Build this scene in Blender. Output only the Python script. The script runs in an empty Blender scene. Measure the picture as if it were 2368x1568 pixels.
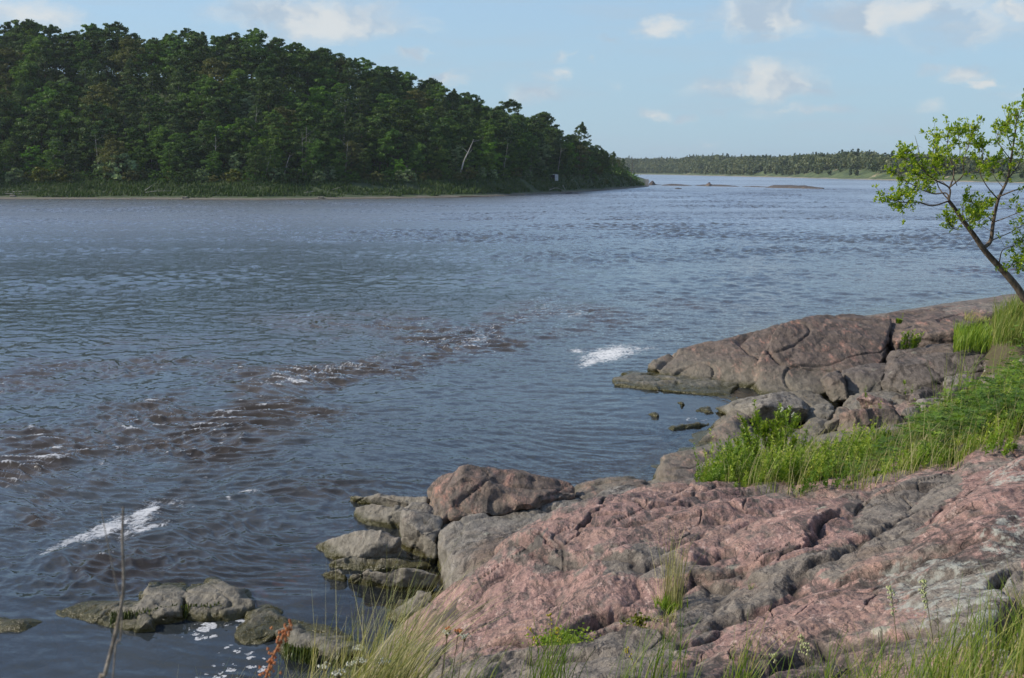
import bpy, bmesh, math, random
import numpy as np
from mathutils import Vector, Matrix, Euler
from mathutils.bvhtree import BVHTree

random.seed(7); RNG = np.random.default_rng(11)
SC = bpy.context.scene; COL = SC.collection
R = math.radians

# ---------------------------------------------------------------- camera
F, CX, CY, H = 2539.0, 1184.0, 784.0, 5.0        # a 2368 px wide picture, lens centre, eye height above the river
HOR = 393.0
PITCH = math.atan((CY - HOR) / F)
cam = bpy.data.cameras.new("camera"); camo = bpy.data.objects.new("camera", cam); COL.objects.link(camo)
cam.sensor_width = 36.0; cam.lens = 36.0 * F / 2368.0; cam.clip_start = 0.05; cam.clip_end = 20000
camo.location = (0, 0, H); camo.rotation_euler = (math.pi / 2 - PITCH, 0, 0)
cam.dof.use_dof = True; cam.dof.focus_distance = 16.0; cam.dof.aperture_fstop = 9.0
SC.camera = camo
SC.view_settings.view_transform = 'Standard'; SC.view_settings.look = 'None'
SC.view_settings.exposure = 0.0; SC.view_settings.gamma = 1.0
SC.cycles.max_bounces = 8; SC.cycles.transparent_max_bounces = 12
SC.cycles.volume_bounces = 0; SC.cycles.volume_step_rate = 4.0

cp, sp = math.cos(PITCH), math.sin(PITCH)
def ray(px, py):
    a = (px - CX) / F; b = (CY - py) / F
    return Vector((a, cp + b * sp, -sp + b * cp))
def P(px, py, Y):
    d = ray(px, py); t = Y / d.y
    return Vector((d.x * t, Y, H + d.z * t))
def G(px, py, z=0.0):
    d = ray(px, py); t = (z - H) / d.z
    return Vector((d.x * t, d.y * t, z))
def proj(X, Y, Z):
    dz = Z - H
    f = Y * cp - dz * sp; u = Y * sp + dz * cp
    f = np.where(f < 0.05, 0.05, f)
    return CX + F * X / f, CY - F * u / f

# ---------------------------------------------------------------- light
SUN_AZ, SUN_EL = R(-90), R(35)       # azimuth from the view direction (+Y), towards -X
sd = Vector((math.sin(SUN_AZ) * math.cos(SUN_EL), math.cos(SUN_AZ) * math.cos(SUN_EL), math.sin(SUN_EL)))
sl = bpy.data.lights.new("sun", 'SUN'); sl.energy = 5.0; sl.angle = R(0.5); sl.color = (1.0, 0.91, 0.77)
so = bpy.data.objects.new("sun", sl); COL.objects.link(so); so.rotation_euler = sd.to_track_quat('Z', 'Y').to_euler()

class NT:
    def __init__(s, tree): s.t = tree; s.n = tree.nodes; s.l = tree.links
    def new(s, typ, ins=None, **kw):
        n = s.n.new(typ)
        for k, v in kw.items(): setattr(n, k, v)
        for k, v in (ins or {}).items():
            i = n.inputs[k]
            if isinstance(v, bpy.types.NodeSocket): s.l.new(v, i)
            else: i.default_value = v
        return n
    def m(s, op, a, b=None, c=None, clamp=False):
        d = {0: a}
        if b is not None: d[1] = b
        if c is not None: d[2] = c
        n = s.new('ShaderNodeMath', d, operation=op); n.use_clamp = clamp
        return n.outputs[0]
    def v(s, op, a, b=None, c=None):
        d = {0: a}
        if b is not None: d[1] = b
        if c is not None: d[2] = c
        n = s.new('ShaderNodeVectorMath', d, operation=op)
        return n.outputs['Value'] if op in ('LENGTH', 'DOT_PRODUCT', 'DISTANCE') else n.outputs[0]
    def sc(s, a, k):
        n = s.new('ShaderNodeVectorMath', {0: a}, operation='SCALE'); 
        if isinstance(k, bpy.types.NodeSocket): s.l.new(k, n.inputs['Scale'])
        else: n.inputs['Scale'].default_value = k
        return n.outputs[0]
    def mix(s, f, a, b, mode='MIX'):
        n = s.new('ShaderNodeMix', data_type='RGBA', blend_type=mode)
        for i, v in ((0, f), (6, a), (7, b)):
            if isinstance(v, bpy.types.NodeSocket): s.l.new(v, n.inputs[i])
            else: n.inputs[i].default_value = v if i == 0 else (tuple(v) + (1,))[:4]
        return n.outputs[2]
    def ss(s, v, a, b, o0=0.0, o1=1.0):
        n = s.new('ShaderNodeMapRange', {0: v, 1: a, 2: b, 3: o0, 4: o1}, interpolation_type='SMOOTHSTEP')
        return n.outputs[0]
    def noise(s, vec, scale, detail=4, rough=0.55, dist=0.0, col=False):
        n = s.new('ShaderNodeTexNoise', {'Vector': vec, 'Scale': scale, 'Detail': detail, 'Roughness': rough, 'Distortion': dist})
        return n.outputs['Color' if col else 'Fac']
    def ramp(s, f, stops):
        n = s.new('ShaderNodeValToRGB', {0: f}); e = n.color_ramp.elements
        e[0].position, e[0].color = stops[0][0], tuple(stops[0][1]) + (1,)
        e[1].position, e[1].color = stops[-1][0], tuple(stops[-1][1]) + (1,)
        for p, c in stops[1:-1]:
            k = e.new(p); k.color = tuple(c) + (1,)
        return n.outputs[0]
def material(name):
    m = bpy.data.materials.new(name); m.use_nodes = True
    m.node_tree.nodes.clear(); return m, NT(m.node_tree)

# world: Nishita sky with a layer of fair-weather clouds by direction
W = bpy.data.worlds.new("World"); SC.world = W; W.use_nodes = True
W.node_tree.nodes.clear(); n = NT(W.node_tree)
SKY_K = 0.125
sky = n.new('ShaderNodeTexSky', sky_type='NISHITA'); sky.sun_disc = False
sky.sun_elevation = SUN_EL; sky.sun_rotation = SUN_AZ
sky.altitude = 200; sky.air_density = 0.85; sky.dust_density = 0.35; sky.ozone_density = 1.6
tc = n.new('ShaderNodeTexCoord').outputs['Generated']
sx = n.new('ShaderNodeSeparateXYZ', {0: tc})
az = n.m('ARCTAN2', sx.outputs[0], sx.outputs[1]); el = n.m('ARCSINE', sx.outputs[2])
vec = n.new('ShaderNodeCombineXYZ', {0: az, 1: el, 2: 0.0}).outputs[0]
w1 = n.noise(n.v('MULTIPLY', vec, (1, 1.7, 1)), 14, 5, 0.6, col=True)
wv = n.v('ADD', vec, n.v('MULTIPLY', n.v('SUBTRACT', w1, (.5, .5, .5)), (0.10, 0.045, 0)))
blobs = [(730, 40, 165, 34, 1.), (640, 55, 100, 20, .8), (860, 20, 60, 30, .6), (40, 25, 110, 24, .7), (975, 115, 34, 9, .7), (1015, 182, 40, 11, .75), (975, 62, 60, 14, .3),
    (1240, 212, 45, 17, .65), (1250, 178, 30, 12, .5), (1285, 122, 22, 11, .5), (1290, 168, 28, 12, .5), (1378, 132, 14, 7, .4),
    (1425, 76, 30, 10, .4), (1535, 68, 50, 16, .75), (1760, 25, 95, 46, .95), (1770, 85, 50, 16, .6), (1790, 200, 80, 34, .95), (1860, 215, 50, 16, .6), (1680, 208, 60, 20, .6),
    (1510, 265, 36, 11, .6), (1580, 273, 25, 9, .5), (1660, 268, 22, 9, .45), (1890, 260, 80, 8, .5), (1760, 270, 60, 12, .3), (1990, 40, 75, 28, .9), (2110, 30, 140, 30, .7), (2240, 50, 120, 40, .5), (2330, 18, 45, 24, .85),
    (2160, 110, 40, 12, .35), (2155, 150, 24, 10, .5), (2245, 160, 42, 20, .85), (2290, 190, 22, 9, .8), (2140, 243, 40, 16, .4), (2350, 205, 30, 12, .3), (1620, 320, 40, 9, .25), (1400, 200, 30, 20, .25)]
acc = None; sh = None
for (px, py, rx, ry, k) in blobs:
    d = ray(px, py).normalized()
    a0, e0 = math.atan2(d.x, d.y), math.asin(d.z)
    q = n.v('MULTIPLY', n.v('SUBTRACT', wv, (a0, e0, 0)), (F / (rx * 1.9), F / (ry * 1.9), 0))
    l = n.v('LENGTH', q)
    g = n.m('MULTIPLY', n.m('SUBTRACT', 1.0, l, clamp=True), k)
    acc = g if acc is None else n.m('MAXIMUM', acc, g)
pl = n.v('DIVIDE', tc, n.new('ShaderNodeCombineXYZ', {0: n.m('MAXIMUM', sx.outputs[2], 0.12), 1: n.m('MAXIMUM', sx.outputs[2], 0.12), 2: n.m('MAXIMUM', sx.outputs[2], 0.12)}).outputs[0])
hi = n.noise(pl, 1.1, 6, 0.58)
hi = n.m('MULTIPLY', n.ss(hi, 0.44, 0.66), n.ss(el, 0.19, 0.30))
nz = n.noise(n.v('MULTIPLY', wv, (1, 2.0, 1)), 30, 8, 0.68)
dens = n.ss(n.m('ADD', n.m('MULTIPLY', acc, 1.75), n.m('MULTIPLY', n.m('SUBTRACT', nz, 0.5), 1.0)), 0.08, 1.2)
dens = n.m('MAXIMUM', n.m('MULTIPLY', dens, n.ss(acc, 0.0, 0.2)), n.m('MULTIPLY', hi, 0.8))
wisp = n.noise(n.v('MULTIPLY', vec, (1, 6, 1)), 7, 5, 0.6)
wisp = n.m('MULTIPLY', n.ss(wisp, 0.42, 0.75), 0.42)
K = 1 / SKY_K
skyc = n.mix(1.0, sky.outputs[0], (1.42, 1.44, 1.50), 'MULTIPLY')
skyc = n.mix(n.ss(el, 0.42, 0.0, 0, .9), skyc, (0.365 * K, 0.54 * K, 0.67 * K))
skyc = n.mix(wisp, skyc, (0.46 * K, 0.56 * K, 0.66 * K))
lit = n.ss(n.noise(wv, 26, 3, 0.5), 0.36, 0.62)
cc = n.mix(lit, (0.46 * K, 0.55 * K, 0.65 * K), (0.78 * K, 0.78 * K, 0.76 * K))
c = n.mix(n.m('MULTIPLY', dens, 0.76), skyc, cc)
bg = n.new('ShaderNodeBackground', {0: c, 1: SKY_K})
n.new('ShaderNodeOutputWorld', {0: bg.outputs[0]})

# ---------------------------------------------------------------- numpy noise
_p = np.random.default_rng(3).permutation(4096).astype(np.int64); _p = np.concatenate([_p, _p])
_g3 = np.random.default_rng(4).normal(size=(4096, 3)); _g3 /= np.linalg.norm(_g3, axis=1)[:, None]
_ga = np.random.default_rng(5).uniform(0, 2 * np.pi, 4096); _g2 = np.stack([np.cos(_ga), np.sin(_ga)], 1)
def n2(x, y):
    xi = np.floor(x).astype(np.int64); yi = np.floor(y).astype(np.int64); xf = x - xi; yf = y - yi
    u = xf * xf * xf * (xf * (xf * 6 - 15) + 10); v = yf * yf * yf * (yf * (yf * 6 - 15) + 10)
    def g(a, b, fx, fy):
        h = _p[_p[(xi + a) & 4095] + ((yi + b) & 4095)]; q = _g2[h]
        return q[:, 0] * fx + q[:, 1] * fy
    n00 = g(0, 0, xf, yf); n10 = g(1, 0, xf - 1, yf); n01 = g(0, 1, xf, yf - 1); n11 = g(1, 1, xf - 1, yf - 1)
    a = n00 + u * (n10 - n00); b = n01 + u * (n11 - n01)
    return (a + v * (b - a)) * 1.5
def n3(p):
    pi = np.floor(p).astype(np.int64); f = p - pi; w = f * f * f * (f * (f * 6 - 15) + 10)
    r = 0
    for a in (0, 1):
        for b in (0, 1):
            for c in (0, 1):
                h = _p[(_p[(_p[(pi[:, 0] + a) & 4095] + pi[:, 1] + b) & 4095] + pi[:, 2] + c) & 4095]
                q = _g3[h]
                d = q[:, 0] * (f[:, 0] - a) + q[:, 1] * (f[:, 1] - b) + q[:, 2] * (f[:, 2] - c)
                r = r + d * (w[:, 0] if a else 1 - w[:, 0]) * (w[:, 1] if b else 1 - w[:, 1]) * (w[:, 2] if c else 1 - w[:, 2])
    return r * 1.4
def fb2(x, y, o=4, g=0.5):
    s = 0; a = 1; f = 1
    for i in range(o): s = s + a * n2(x * f + i * 17.3, y * f - i * 9.1); a *= g; f *= 2.03
    return s
def fb3(p, o=4, g=0.5):
    s = 0; a = 1; f = 1
    for i in range(o): s = s + a * n3(p * f + i * 13.7); a *= g; f *= 2.03
    return s
def sst(a, b, x): 
    t = np.clip((x - a) / (b - a), 0, 1); return t * t * (3 - 2 * t)

# ---------------------------------------------------------------- mesh helpers
def mesh_np(name, co, faces, mats=(), smooth=True, attrs=None, fmat=None):
    """faces: (n,k) int array or list of such arrays"""
    if not isinstance(faces, (list, tuple)): faces = [faces]
    faces = [f for f in faces if len(f)]
    me = bpy.data.meshes.new(name); co = np.asarray(co, dtype=np.float32)
    nl = sum(f.size for f in faces); nf = sum(len(f) for f in faces)
    me.vertices.add(len(co)); me.vertices.foreach_set('co', co.ravel())
    me.loops.add(nl); me.polygons.add(nf)
    me.loops.foreach_set('vertex_index', np.concatenate([f.ravel() for f in faces]).astype(np.int32))
    tot = np.concatenate([np.full(len(f), f.shape[1]) for f in faces]); st = np.concatenate([[0], np.cumsum(tot)[:-1]])
    me.polygons.foreach_set('loop_start', st.astype(np.int32)); me.polygons.foreach_set('loop_total', tot.astype(np.int32))
    if fmat is not None: me.polygons.foreach_set('material_index', np.asarray(fmat, dtype=np.int32))
    for m in mats: me.materials.append(m)
    for k, v in (attrs or {}).items():
        v = np.asarray(v, dtype=np.float32)
        a = me.attributes.new(k, 'FLOAT', 'POINT'); a.data.foreach_set('value', v)
    me.update(calc_edges=True)
    me.polygons.foreach_set('use_smooth', np.full(nf, smooth)); 
    return me
def link(name, me, parent=None):
    o = bpy.data.objects.new(name, me); COL.objects.link(o)
    if parent is not None: o.parent = parent
    return o
def tag(o, label=None, cat=None, group=None, kind=None):
    for k, v in (('label', label), ('category', cat), ('group', group), ('kind', kind)):
        if v: o[k] = v
    return o
def empty(name, loc, rz=0, s=1):
    o = bpy.data.objects.new(name, None); COL.objects.link(o); o.location = loc; o.rotation_euler = (0, 0, rz); o.scale = (s, s, s)
    o.empty_display_size = 0.2
    return o
def copy_tree(o, parent=None):
    c = o.copy(); COL.objects.link(c)
    if parent is not None: c.parent = parent
    for ch in [k for k in SC.objects if k.parent == o]: copy_tree(ch, c)
    return c
def grid_faces(nr, nc):
    i = np.arange(nr - 1)[:, None] * nc + np.arange(nc - 1)[None, :]
    return np.stack([i, i + 1, i + nc + 1, i + nc], -1).reshape(-1, 4)
class MB:
    """collects vertices and faces"""
    def __init__(s): s.v = []; s.f = []; s.n = 0
    def add(s, v, f): s.v.append(np.asarray(v, float)); s.f.append(np.asarray(f) + s.n); s.n += len(v)
    def tube(s, pts, rad, k=7):
        pts = [Vector(p) for p in pts]; m = len(pts); V = []
        if not hasattr(rad, '__len__'): rad = [rad] * m
        t0 = (pts[1] - pts[0]).normalized(); u = t0.orthogonal().normalized()
        for i, p in enumerate(pts):
            t = (pts[min(i + 1, m - 1)] - pts[max(i - 1, 0)])
            t = t.normalized() if t.length > 1e-9 else t0
            u = (u - t * u.dot(t)).normalized(); w = t.cross(u)
            for j in range(k):
                a = 2 * math.pi * j / k; V.append(p + (u * math.cos(a) + w * math.sin(a)) * rad[i])
        f = []
        for i in range(m - 1):
            for j in range(k): f.append((i * k + j, i * k + (j + 1) % k, (i + 1) * k + (j + 1) % k, (i + 1) * k + j))
        s.add(V, f)
        return s
    def mesh(s, name, mat, smooth=True, attrs=None):
        return mesh_np(name, np.concatenate(s.v), [np.concatenate([f for f in s.f if f.shape[1] == k]) for k in sorted({f.shape[1] for f in s.f})], [mat], smooth, attrs)

def crom(pts, per=6):
    pts = [Vector(p) for p in pts]; q = [pts[0] * 2 - pts[1]] + pts + [pts[-1] * 2 - pts[-2]]; out = []
    for i in range(1, len(q) - 2):
        for k in range(per):
            t = k / per; a, b, c, d = q[i - 1], q[i], q[i + 1], q[i + 2]
            out.append(0.5 * ((2 * b) + (c - a) * t + (2 * a - 5 * b + 4 * c - d) * t * t + (3 * b - a - 3 * c + d) * t ** 3))
    out.append(pts[-1]); return out

# ---------------------------------------------------------------- materials for rock, soil, water
def rock_nodes(n, pinkf, wet=True, scale=1.0, grey=(0.19, 0.175, 0.155), pink=(0.27, 0.175, 0.148), lich=0.25):
    pos = n.new('ShaderNodeNewGeometry').outputs['Position']
    z = n.new('ShaderNodeSeparateXYZ', {0: pos}).outputs[2]
    nrm = n.new('ShaderNodeNewGeometry').outputs['Normal']
    # streaked coordinates along the foliation
    mp = n.new('ShaderNodeMapping', {'Vector': pos, 'Rotation': (0.25, 0.1, R(-42)), 'Scale': (2.4, 0.75, 2.2)}).outputs[0]
    a = n.noise(mp, 1.3, 8, 0.66, 0.4); b = n.noise(mp, 4.5, 6, 0.6, 0.3); f = n.noise(pos, 42, 4, 0.7); g = n.noise(pos, 150, 2, 0.6)
    big = n.noise(pos, 0.8, 4, 0.6)
    pf = n.m('ADD', pinkf, n.m('MULTIPLY', n.m('SUBTRACT', a, 0.5), 1.7))
    pf = n.m('ADD', pf, n.m('MULTIPLY', n.m('SUBTRACT', b, 0.5), 0.9))
    pf = n.ss(pf, 0.3, 0.72)
    pc = n.mix(n.ss(b, .35, .65), tuple(k * 0.72 for k in pink), tuple(min(1, k * 1.22) for k in pink))
    pc = n.mix(n.ss(big, .45, .7), pc, (0.27, 0.175, 0.14))
    pc = n.mix(n.ss(n.noise(mp, 3.1, 7, .72), .52, .66), pc, (0.15, 0.105, 0.092))
    pc = n.mix(n.ss(n.noise(mp, 6, 6, .7), .55, .68), pc, (0.42, 0.31, 0.27))
    gc = n.mix(n.ss(b, .3, .7), tuple(k * 0.75 for k in grey), tuple(k * 1.3 for k in grey))
    gc = n.mix(n.ss(big, .52, .72), gc, (0.15, 0.115, 0.09))
    c = n.mix(pf, gc, pc)
    # grain speckle, dark stains, lichens
    c = n.mix(0.8, c, n.mix(n.ss(f, .28, .72), (.58, .58, .6), (1.38, 1.34, 1.3)), 'MULTIPLY')
    c = n.mix(0.75, c, n.mix(n.ss(g, .3, .7), (.66, .64, .64), (1.38, 1.38, 1.36)), 'MULTIPLY')
    st = n.noise(mp, 2.1, 9, 0.72, 0.8)
    c = n.mix(n.ss(st, .51, .62, 0, .88), c, (0.045, 0.038, 0.034))
    li = n.noise(pos, 9, 6, 0.75)
    c = n.mix(n.m('MULTIPLY', n.ss(li, .63, .69), lich), c, (0.38, 0.40, 0.33))
    vo = n.new('ShaderNodeTexVoronoi', {'Vector': n.v('ADD', pos, n.sc(n.noise(pos, 14, 3, .6, col=True), 0.10)), 'Scale': 2.3}, feature='F1').outputs['Distance']
    lm = n.m('MULTIPLY', n.ss(vo, .16, .12), n.m('MULTIPLY', n.ss(n.noise(pos, .9, 2), .54, .62), min(1, lich * 1.4)))
    c = n.mix(lm, c, (0.46, 0.49, 0.38))
    mx = n.m('SUBTRACT', 1.0, n.ss(n.m('ABSOLUTE', n.m('SUBTRACT', n.noise(mp, 1.7, 5, .6, .6), .5)), 0.0, 0.012))
    c = n.mix(n.m('MULTIPLY', mx, .75), c, (0.04, 0.032, 0.028))
    rough = 0.72
    if wet:
        zz = n.m('ADD', z, n.m('MULTIPLY', n.m('SUBTRACT', n.noise(pos, 3.0, 4, .6), 0.5), 0.5))
        ol = n.ss(zz, 0.62, 0.18)            # olive-grey tide band above the waterline
        c = n.mix(n.m('MULTIPLY', ol, .6), c, n.mix(b, (0.10, 0.090, 0.066), (0.25, 0.23, 0.18)))
        we = n.ss(n.m('ADD', z, n.m('MULTIPLY', n.m('SUBTRACT', li, .5), .20)), 0.15, 0.04)
        c = n.mix(we, c, n.mix(f, (0.03, 0.027, 0.010), (0.09, 0.08, 0.026)))
        rough = n.m('SUBTRACT', 0.72, n.m('MULTIPLY', we, 0.5))
    hgt = n.m('ADD', n.m('MULTIPLY', b, 0.075), n.m('MULTIPLY', n.noise(pos, 13, 6, .66), 0.06))
    hgt = n.m('ADD', hgt, n.m('MULTIPLY', f, 0.013)); hgt = n.m('SUBTRACT', hgt, n.m('MULTIPLY', mx, 0.03))
    bp = n.new('ShaderNodeBump', {'Strength': 0.55, 'Distance': 1.0, 'Height': hgt}).outputs[0]
    return c, rough, bp, pos, z
def rock_material(name, pf, lich=0.2, **kw):
    m, n = material(name)
    at = n.new('ShaderNodeObjectInfo').outputs['Random']
    c, r, b, _, _ = rock_nodes(n, n.m('ADD', pf, n.m('MULTIPLY', n.m('SUBTRACT', at, .5), .12)), lich=lich, **kw)
    s = n.new('ShaderNodeBsdfPrincipled', {'Base Color': c, 'Roughness': r, 'Normal': b, 'Specular IOR Level': 0.3})
    n.new('ShaderNodeOutputMaterial', {0: s.outputs[0]}); return m
M_GREY = rock_material('grey_rock', 0.10)
M_DARK = rock_material('dark_rock', 0.08, grey=(0.11, 0.095, 0.085), lich=.12)
M_BROWN = rock_material('brown_rock', 0.34, grey=(0.12, 0.095, 0.08), pink=(0.29, 0.155, 0.115), lich=.1)
M_PINK = rock_material('pink_rock', 0.8)
M_REEF = rock_material('reef_rock', 0.05, grey=(0.075, 0.066, 0.062), lich=.05, wet=False)
m, n = material('bedrock'); M_BED = m
pa = n.new('ShaderNodeAttribute', attribute_name='pink').outputs['Fac']
soil = n.new('ShaderNodeAttribute', attribute_name='soil').outputs['Fac']
sand = n.new('ShaderNodeAttribute', attribute_name='sand').outputs['Fac']
lia = n.new('ShaderNodeAttribute', attribute_name='cav').outputs['Fac']
c, r, b, pos, z = rock_nodes(n, pa, lich=0.3, pink=(0.265, 0.165, 0.142), grey=(0.165, 0.145, 0.122))
dk = n.new('ShaderNodeAttribute', attribute_name='dark').outputs['Fac']
c = n.mix(n.m('MULTIPLY', dk, n.ss(n.noise(pos, 12, 6, .72), .38, .6)), c, (0.035, 0.028, 0.024))
lw = n.new('ShaderNodeAttribute', attribute_name='lichen').outputs['Fac']
c = n.mix(n.m('MULTIPLY', lw, n.ss(n.noise(pos, 11, 7, .74), .46, .6)), c, (0.33, 0.34, 0.30))
c = n.mix(n.m('MULTIPLY', lia, .8), c, (0.035, 0.026, 0.02))       # darker along the cracks and creases
so_ = n.mix(n.noise(pos, 25, 5, .7), (0.03, 0.025, 0.012), (0.12, 0.10, 0.05))
c = n.mix(n.ss(n.m('ADD', soil, n.m('MULTIPLY', n.m('SUBTRACT', n.noise(pos, 5, 5, .7), .5), .8)), .4, .6), c, so_)
c = n.mix(sand, c, n.mix(n.noise(pos, 3, 5, .7), (0.28, 0.18, 0.08), (0.50, 0.36, 0.18)))
s = n.new('ShaderNodeBsdfPrincipled', {'Base Color': c, 'Roughness': r, 'Normal': b, 'Specular IOR Level': 0.35})
n.new('ShaderNodeOutputMaterial', {0: s.outputs[0]})
# ---------------------------------------------------------------- near bank: bedrock sheet with the river bed
ctl = []
def cP(px, py, Y): p = P(px, py, Y); ctl.append((p.x, p.y, p.z))
def cG(px, py, z): p = G(px, py, z); ctl.append(tuple(p))
def cX(*a): ctl.extend(a)
for a in [(900, 1500, .45), (950, 1430, .42), (1010, 1390, .35), (1000, 1568, 1.45), (1040, 1480, 1.0), (1100, 1340, .85), (1190, 1290, 1.02), (1260, 1400, 1.25), (1250, 1500, 1.55), (1500, 1568, 2.15),
          (1500, 1440, 1.68), (1480, 1350, 1.62), (1350, 1310, 1.28), (1560, 1400, 1.55), (1700, 1350, 1.72), (1700, 1470, 2.0), (1950, 1540, 2.6), (2368, 1568, 3.05), (2150, 1450, 2.62), (2368, 1430, 2.85),
          (2000, 1330, 2.15), (2200, 1250, 2.38), (2368, 1250, 2.62), (1850, 1240, 1.78), (1650, 1220, 1.5), (2100, 1180, 2.0), (1620, 1560, 2.3), (1850, 1420, 2.2)]: cG(*a)
for a in [(1250, 1212, 11.9), (1330, 1180, 12.6), (1450, 1150, 13.2), (1540, 1117, 13.5), (1650, 1127, 13.0), (1760, 1146, 12.4), (1860, 1155, 11.9), (1960, 1150, 11.4), (2040, 1125, 11.1), (2120, 1105, 10.9), (2250, 1085, 10.3), (2368, 1055, 9.8), (2500, 1010, 9.6)]: cP(*a)
# hollow behind the ridge, ground under the headland rocks
for a in [(1600, 1120, 14.8), (1720, 1120, 14.6), (1700, 1060, 17.0), (1580, 1070, 17.2), (1900, 1110, 14.0), (2100, 1060, 13.6), (2300, 1000, 13.2), (2420, 960, 12.8), (1900, 1030, 17.5), (2100, 990, 18), (2300, 930, 18.5),
          (1780, 1005, 20), (1950, 990, 21), (2100, 970, 21), (2250, 935, 21), (2368, 890, 19.5), (1820, 965, 23), (2020, 945, 23.5), (2220, 905, 23.2), (2000, 870, 26), (2150, 830, 26), (2368, 722, 23), (2050, 760, 28), (2200, 725, 27.5), (2368, 708, 27), (2500, 700, 25), (2340, 800, 22.5), (1800, 885, 26.5), (1650, 895, 27)]: cP(*a)
# waterline
for a in [(1010, 1362), (955, 1440), (870, 1490), (840, 1568), (1180, 1235), (1310, 1165), (1420, 1130), (1512, 1112), (1560, 1050), (1620, 1000), (1700, 960), (1690, 930)]: cG(a[0], a[1], 0.0)
for a in [(1500, 888, -.3), (1430, 880, -.6), (1380, 872, -.9), (1450, 860, -.7), (1600, 880, -.1)]: cG(*a)
cX((2.6, 28.5, -.7), (4.0, 30, -.6), (5.5, 31.5, -.4), (8, 33.5, -.1), (11, 36, .1), (18, 40, .4), (3, 36, -1.2), (8, 40, -1.2), (14, 46, -1.3), (30, 50, 0), (40, 70, -1))
# shallows and bed
for a in [(1600, 928, -.10), (1650, 942, -.08), (1550, 920, -.12), (1495, 915, -.18), (1570, 955, -.16), (1640, 968, -.12), (1500, 955, -.4), (1520, 1010, -.6), (1400, 1050, -.9), (1450, 960, -.8), (1250, 1120, -.6), (980, 1290, -.22), (960, 1250, -.3), (1000, 1180, -.4), (900, 1400, -.16), (800, 1420, -.3), (960, 1370, -.15), (700, 1330, -.45), (650, 1280, -.8), (850, 1310, -.2),
          (780, 1480, -.2), (600, 1500, -.55), (450, 1430, -.5), (300, 1560, -.6), (100, 1480, -.6), (700, 1568, -.35), (500, 1380, -.7), (200, 1400, -.9), (1100, 1060, -1.2), (1350, 870, -1.0), (700, 1150, -1.3), (900, 1110, -.7), (300, 1200, -1.5), (1000, 900, -1.8), (1300, 780, -1.8), (0, 900, -2)]: cG(*a)
# towards the photographer and out of frame
cX((-.7, 5.5, 1.95), (-1.3, 6.5, .9), (-2.2, 7.5, .1), (-3.5, 8, -.3), (-.3, 4, 2.7), (0, 2, 3.25), (0, 0, 3.35), (-1.2, 4.2, 2.2), (-2, 2, 2.9), (-3, 4, 1.5), (-4, 6, .2), (-5, 2, 1.2), (-7, 4, -.2), (-6, -2, 2.5), (-10, 0, .4), (-14, 2, -1), (-12, 8, -1.5),
   (1.5, 4, 2.95), (2.5, 2, 3.4), (3, 5, 3.1), (5, 6, 3.2), (5, 9, 2.9), (8, 4, 3.8), (0, -6, 3.6), (10, -6, 4.3), (14, 8, 4.2), (9, 12, 2.7), (12, 18, 2.9), (14, 26, 2.3), (20, 14, 4.4), (30, 24, 4.2), (24, 34, 2), (45, 10, 6), (45, 45, 2.5), (60, 60, -1), (12, 60, -2.2), (-20, 20, -2.2), (-10, 30, -2.2), (0, 45, -2.4), (-30, -20, 1), (-40, 5, -2), (30, -30, 6), (60, -20, 7))
ctl = np.array(ctl)
def rbf_fit(c):
    d = c[:, None, :2] - c[None, :, :2]; r = np.sqrt((d ** 2).sum(-1) + 0.09)
    N = len(c); A = np.zeros((N + 3, N + 3)); A[:N, :N] = r + np.eye(N) * 0.02 * -1
    A[:N, N] = 1; A[:N, N + 1:] = c[:, :2]; A[N, :N] = 1; A[N + 1:, :N] = c[:, :2].T
    return np.linalg.solve(A, np.concatenate([c[:, 2], [0, 0, 0]]))
_w = rbf_fit(ctl)
def base_z(X, Y):
    X = np.atleast_1d(np.asarray(X, float)); Y = np.atleast_1d(np.asarray(Y, float)); out = np.empty(len(X))
    for i in range(0, len(X), 60000):
        x = X[i:i + 60000, None]; y = Y[i:i + 60000, None]
        r = np.sqrt((x - ctl[:, 0]) ** 2 + (y - ctl[:, 1]) ** 2 + 0.09)
        out[i:i + 60000] = r @ _w[:len(ctl)] + _w[-3] + _w[-2] * x[:, 0] + _w[-1] * y[:, 0]
    return np.clip(out, -3.0, 9)
def base_hit(px, py):
    """where the line of sight meets the smooth ground"""
    d = ray(px, py).normalized(); ts = np.linspace(3, 45, 2100)
    z = base_z(d.x * ts, d.y * ts); h = H + d.z * ts - z
    i = int(np.argmax(h < 0)) if (h < 0).any() else len(ts) - 1
    return d.x * ts[i], d.y * ts[i]
CA, SA = math.cos(R(47)), math.sin(R(47))
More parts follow.
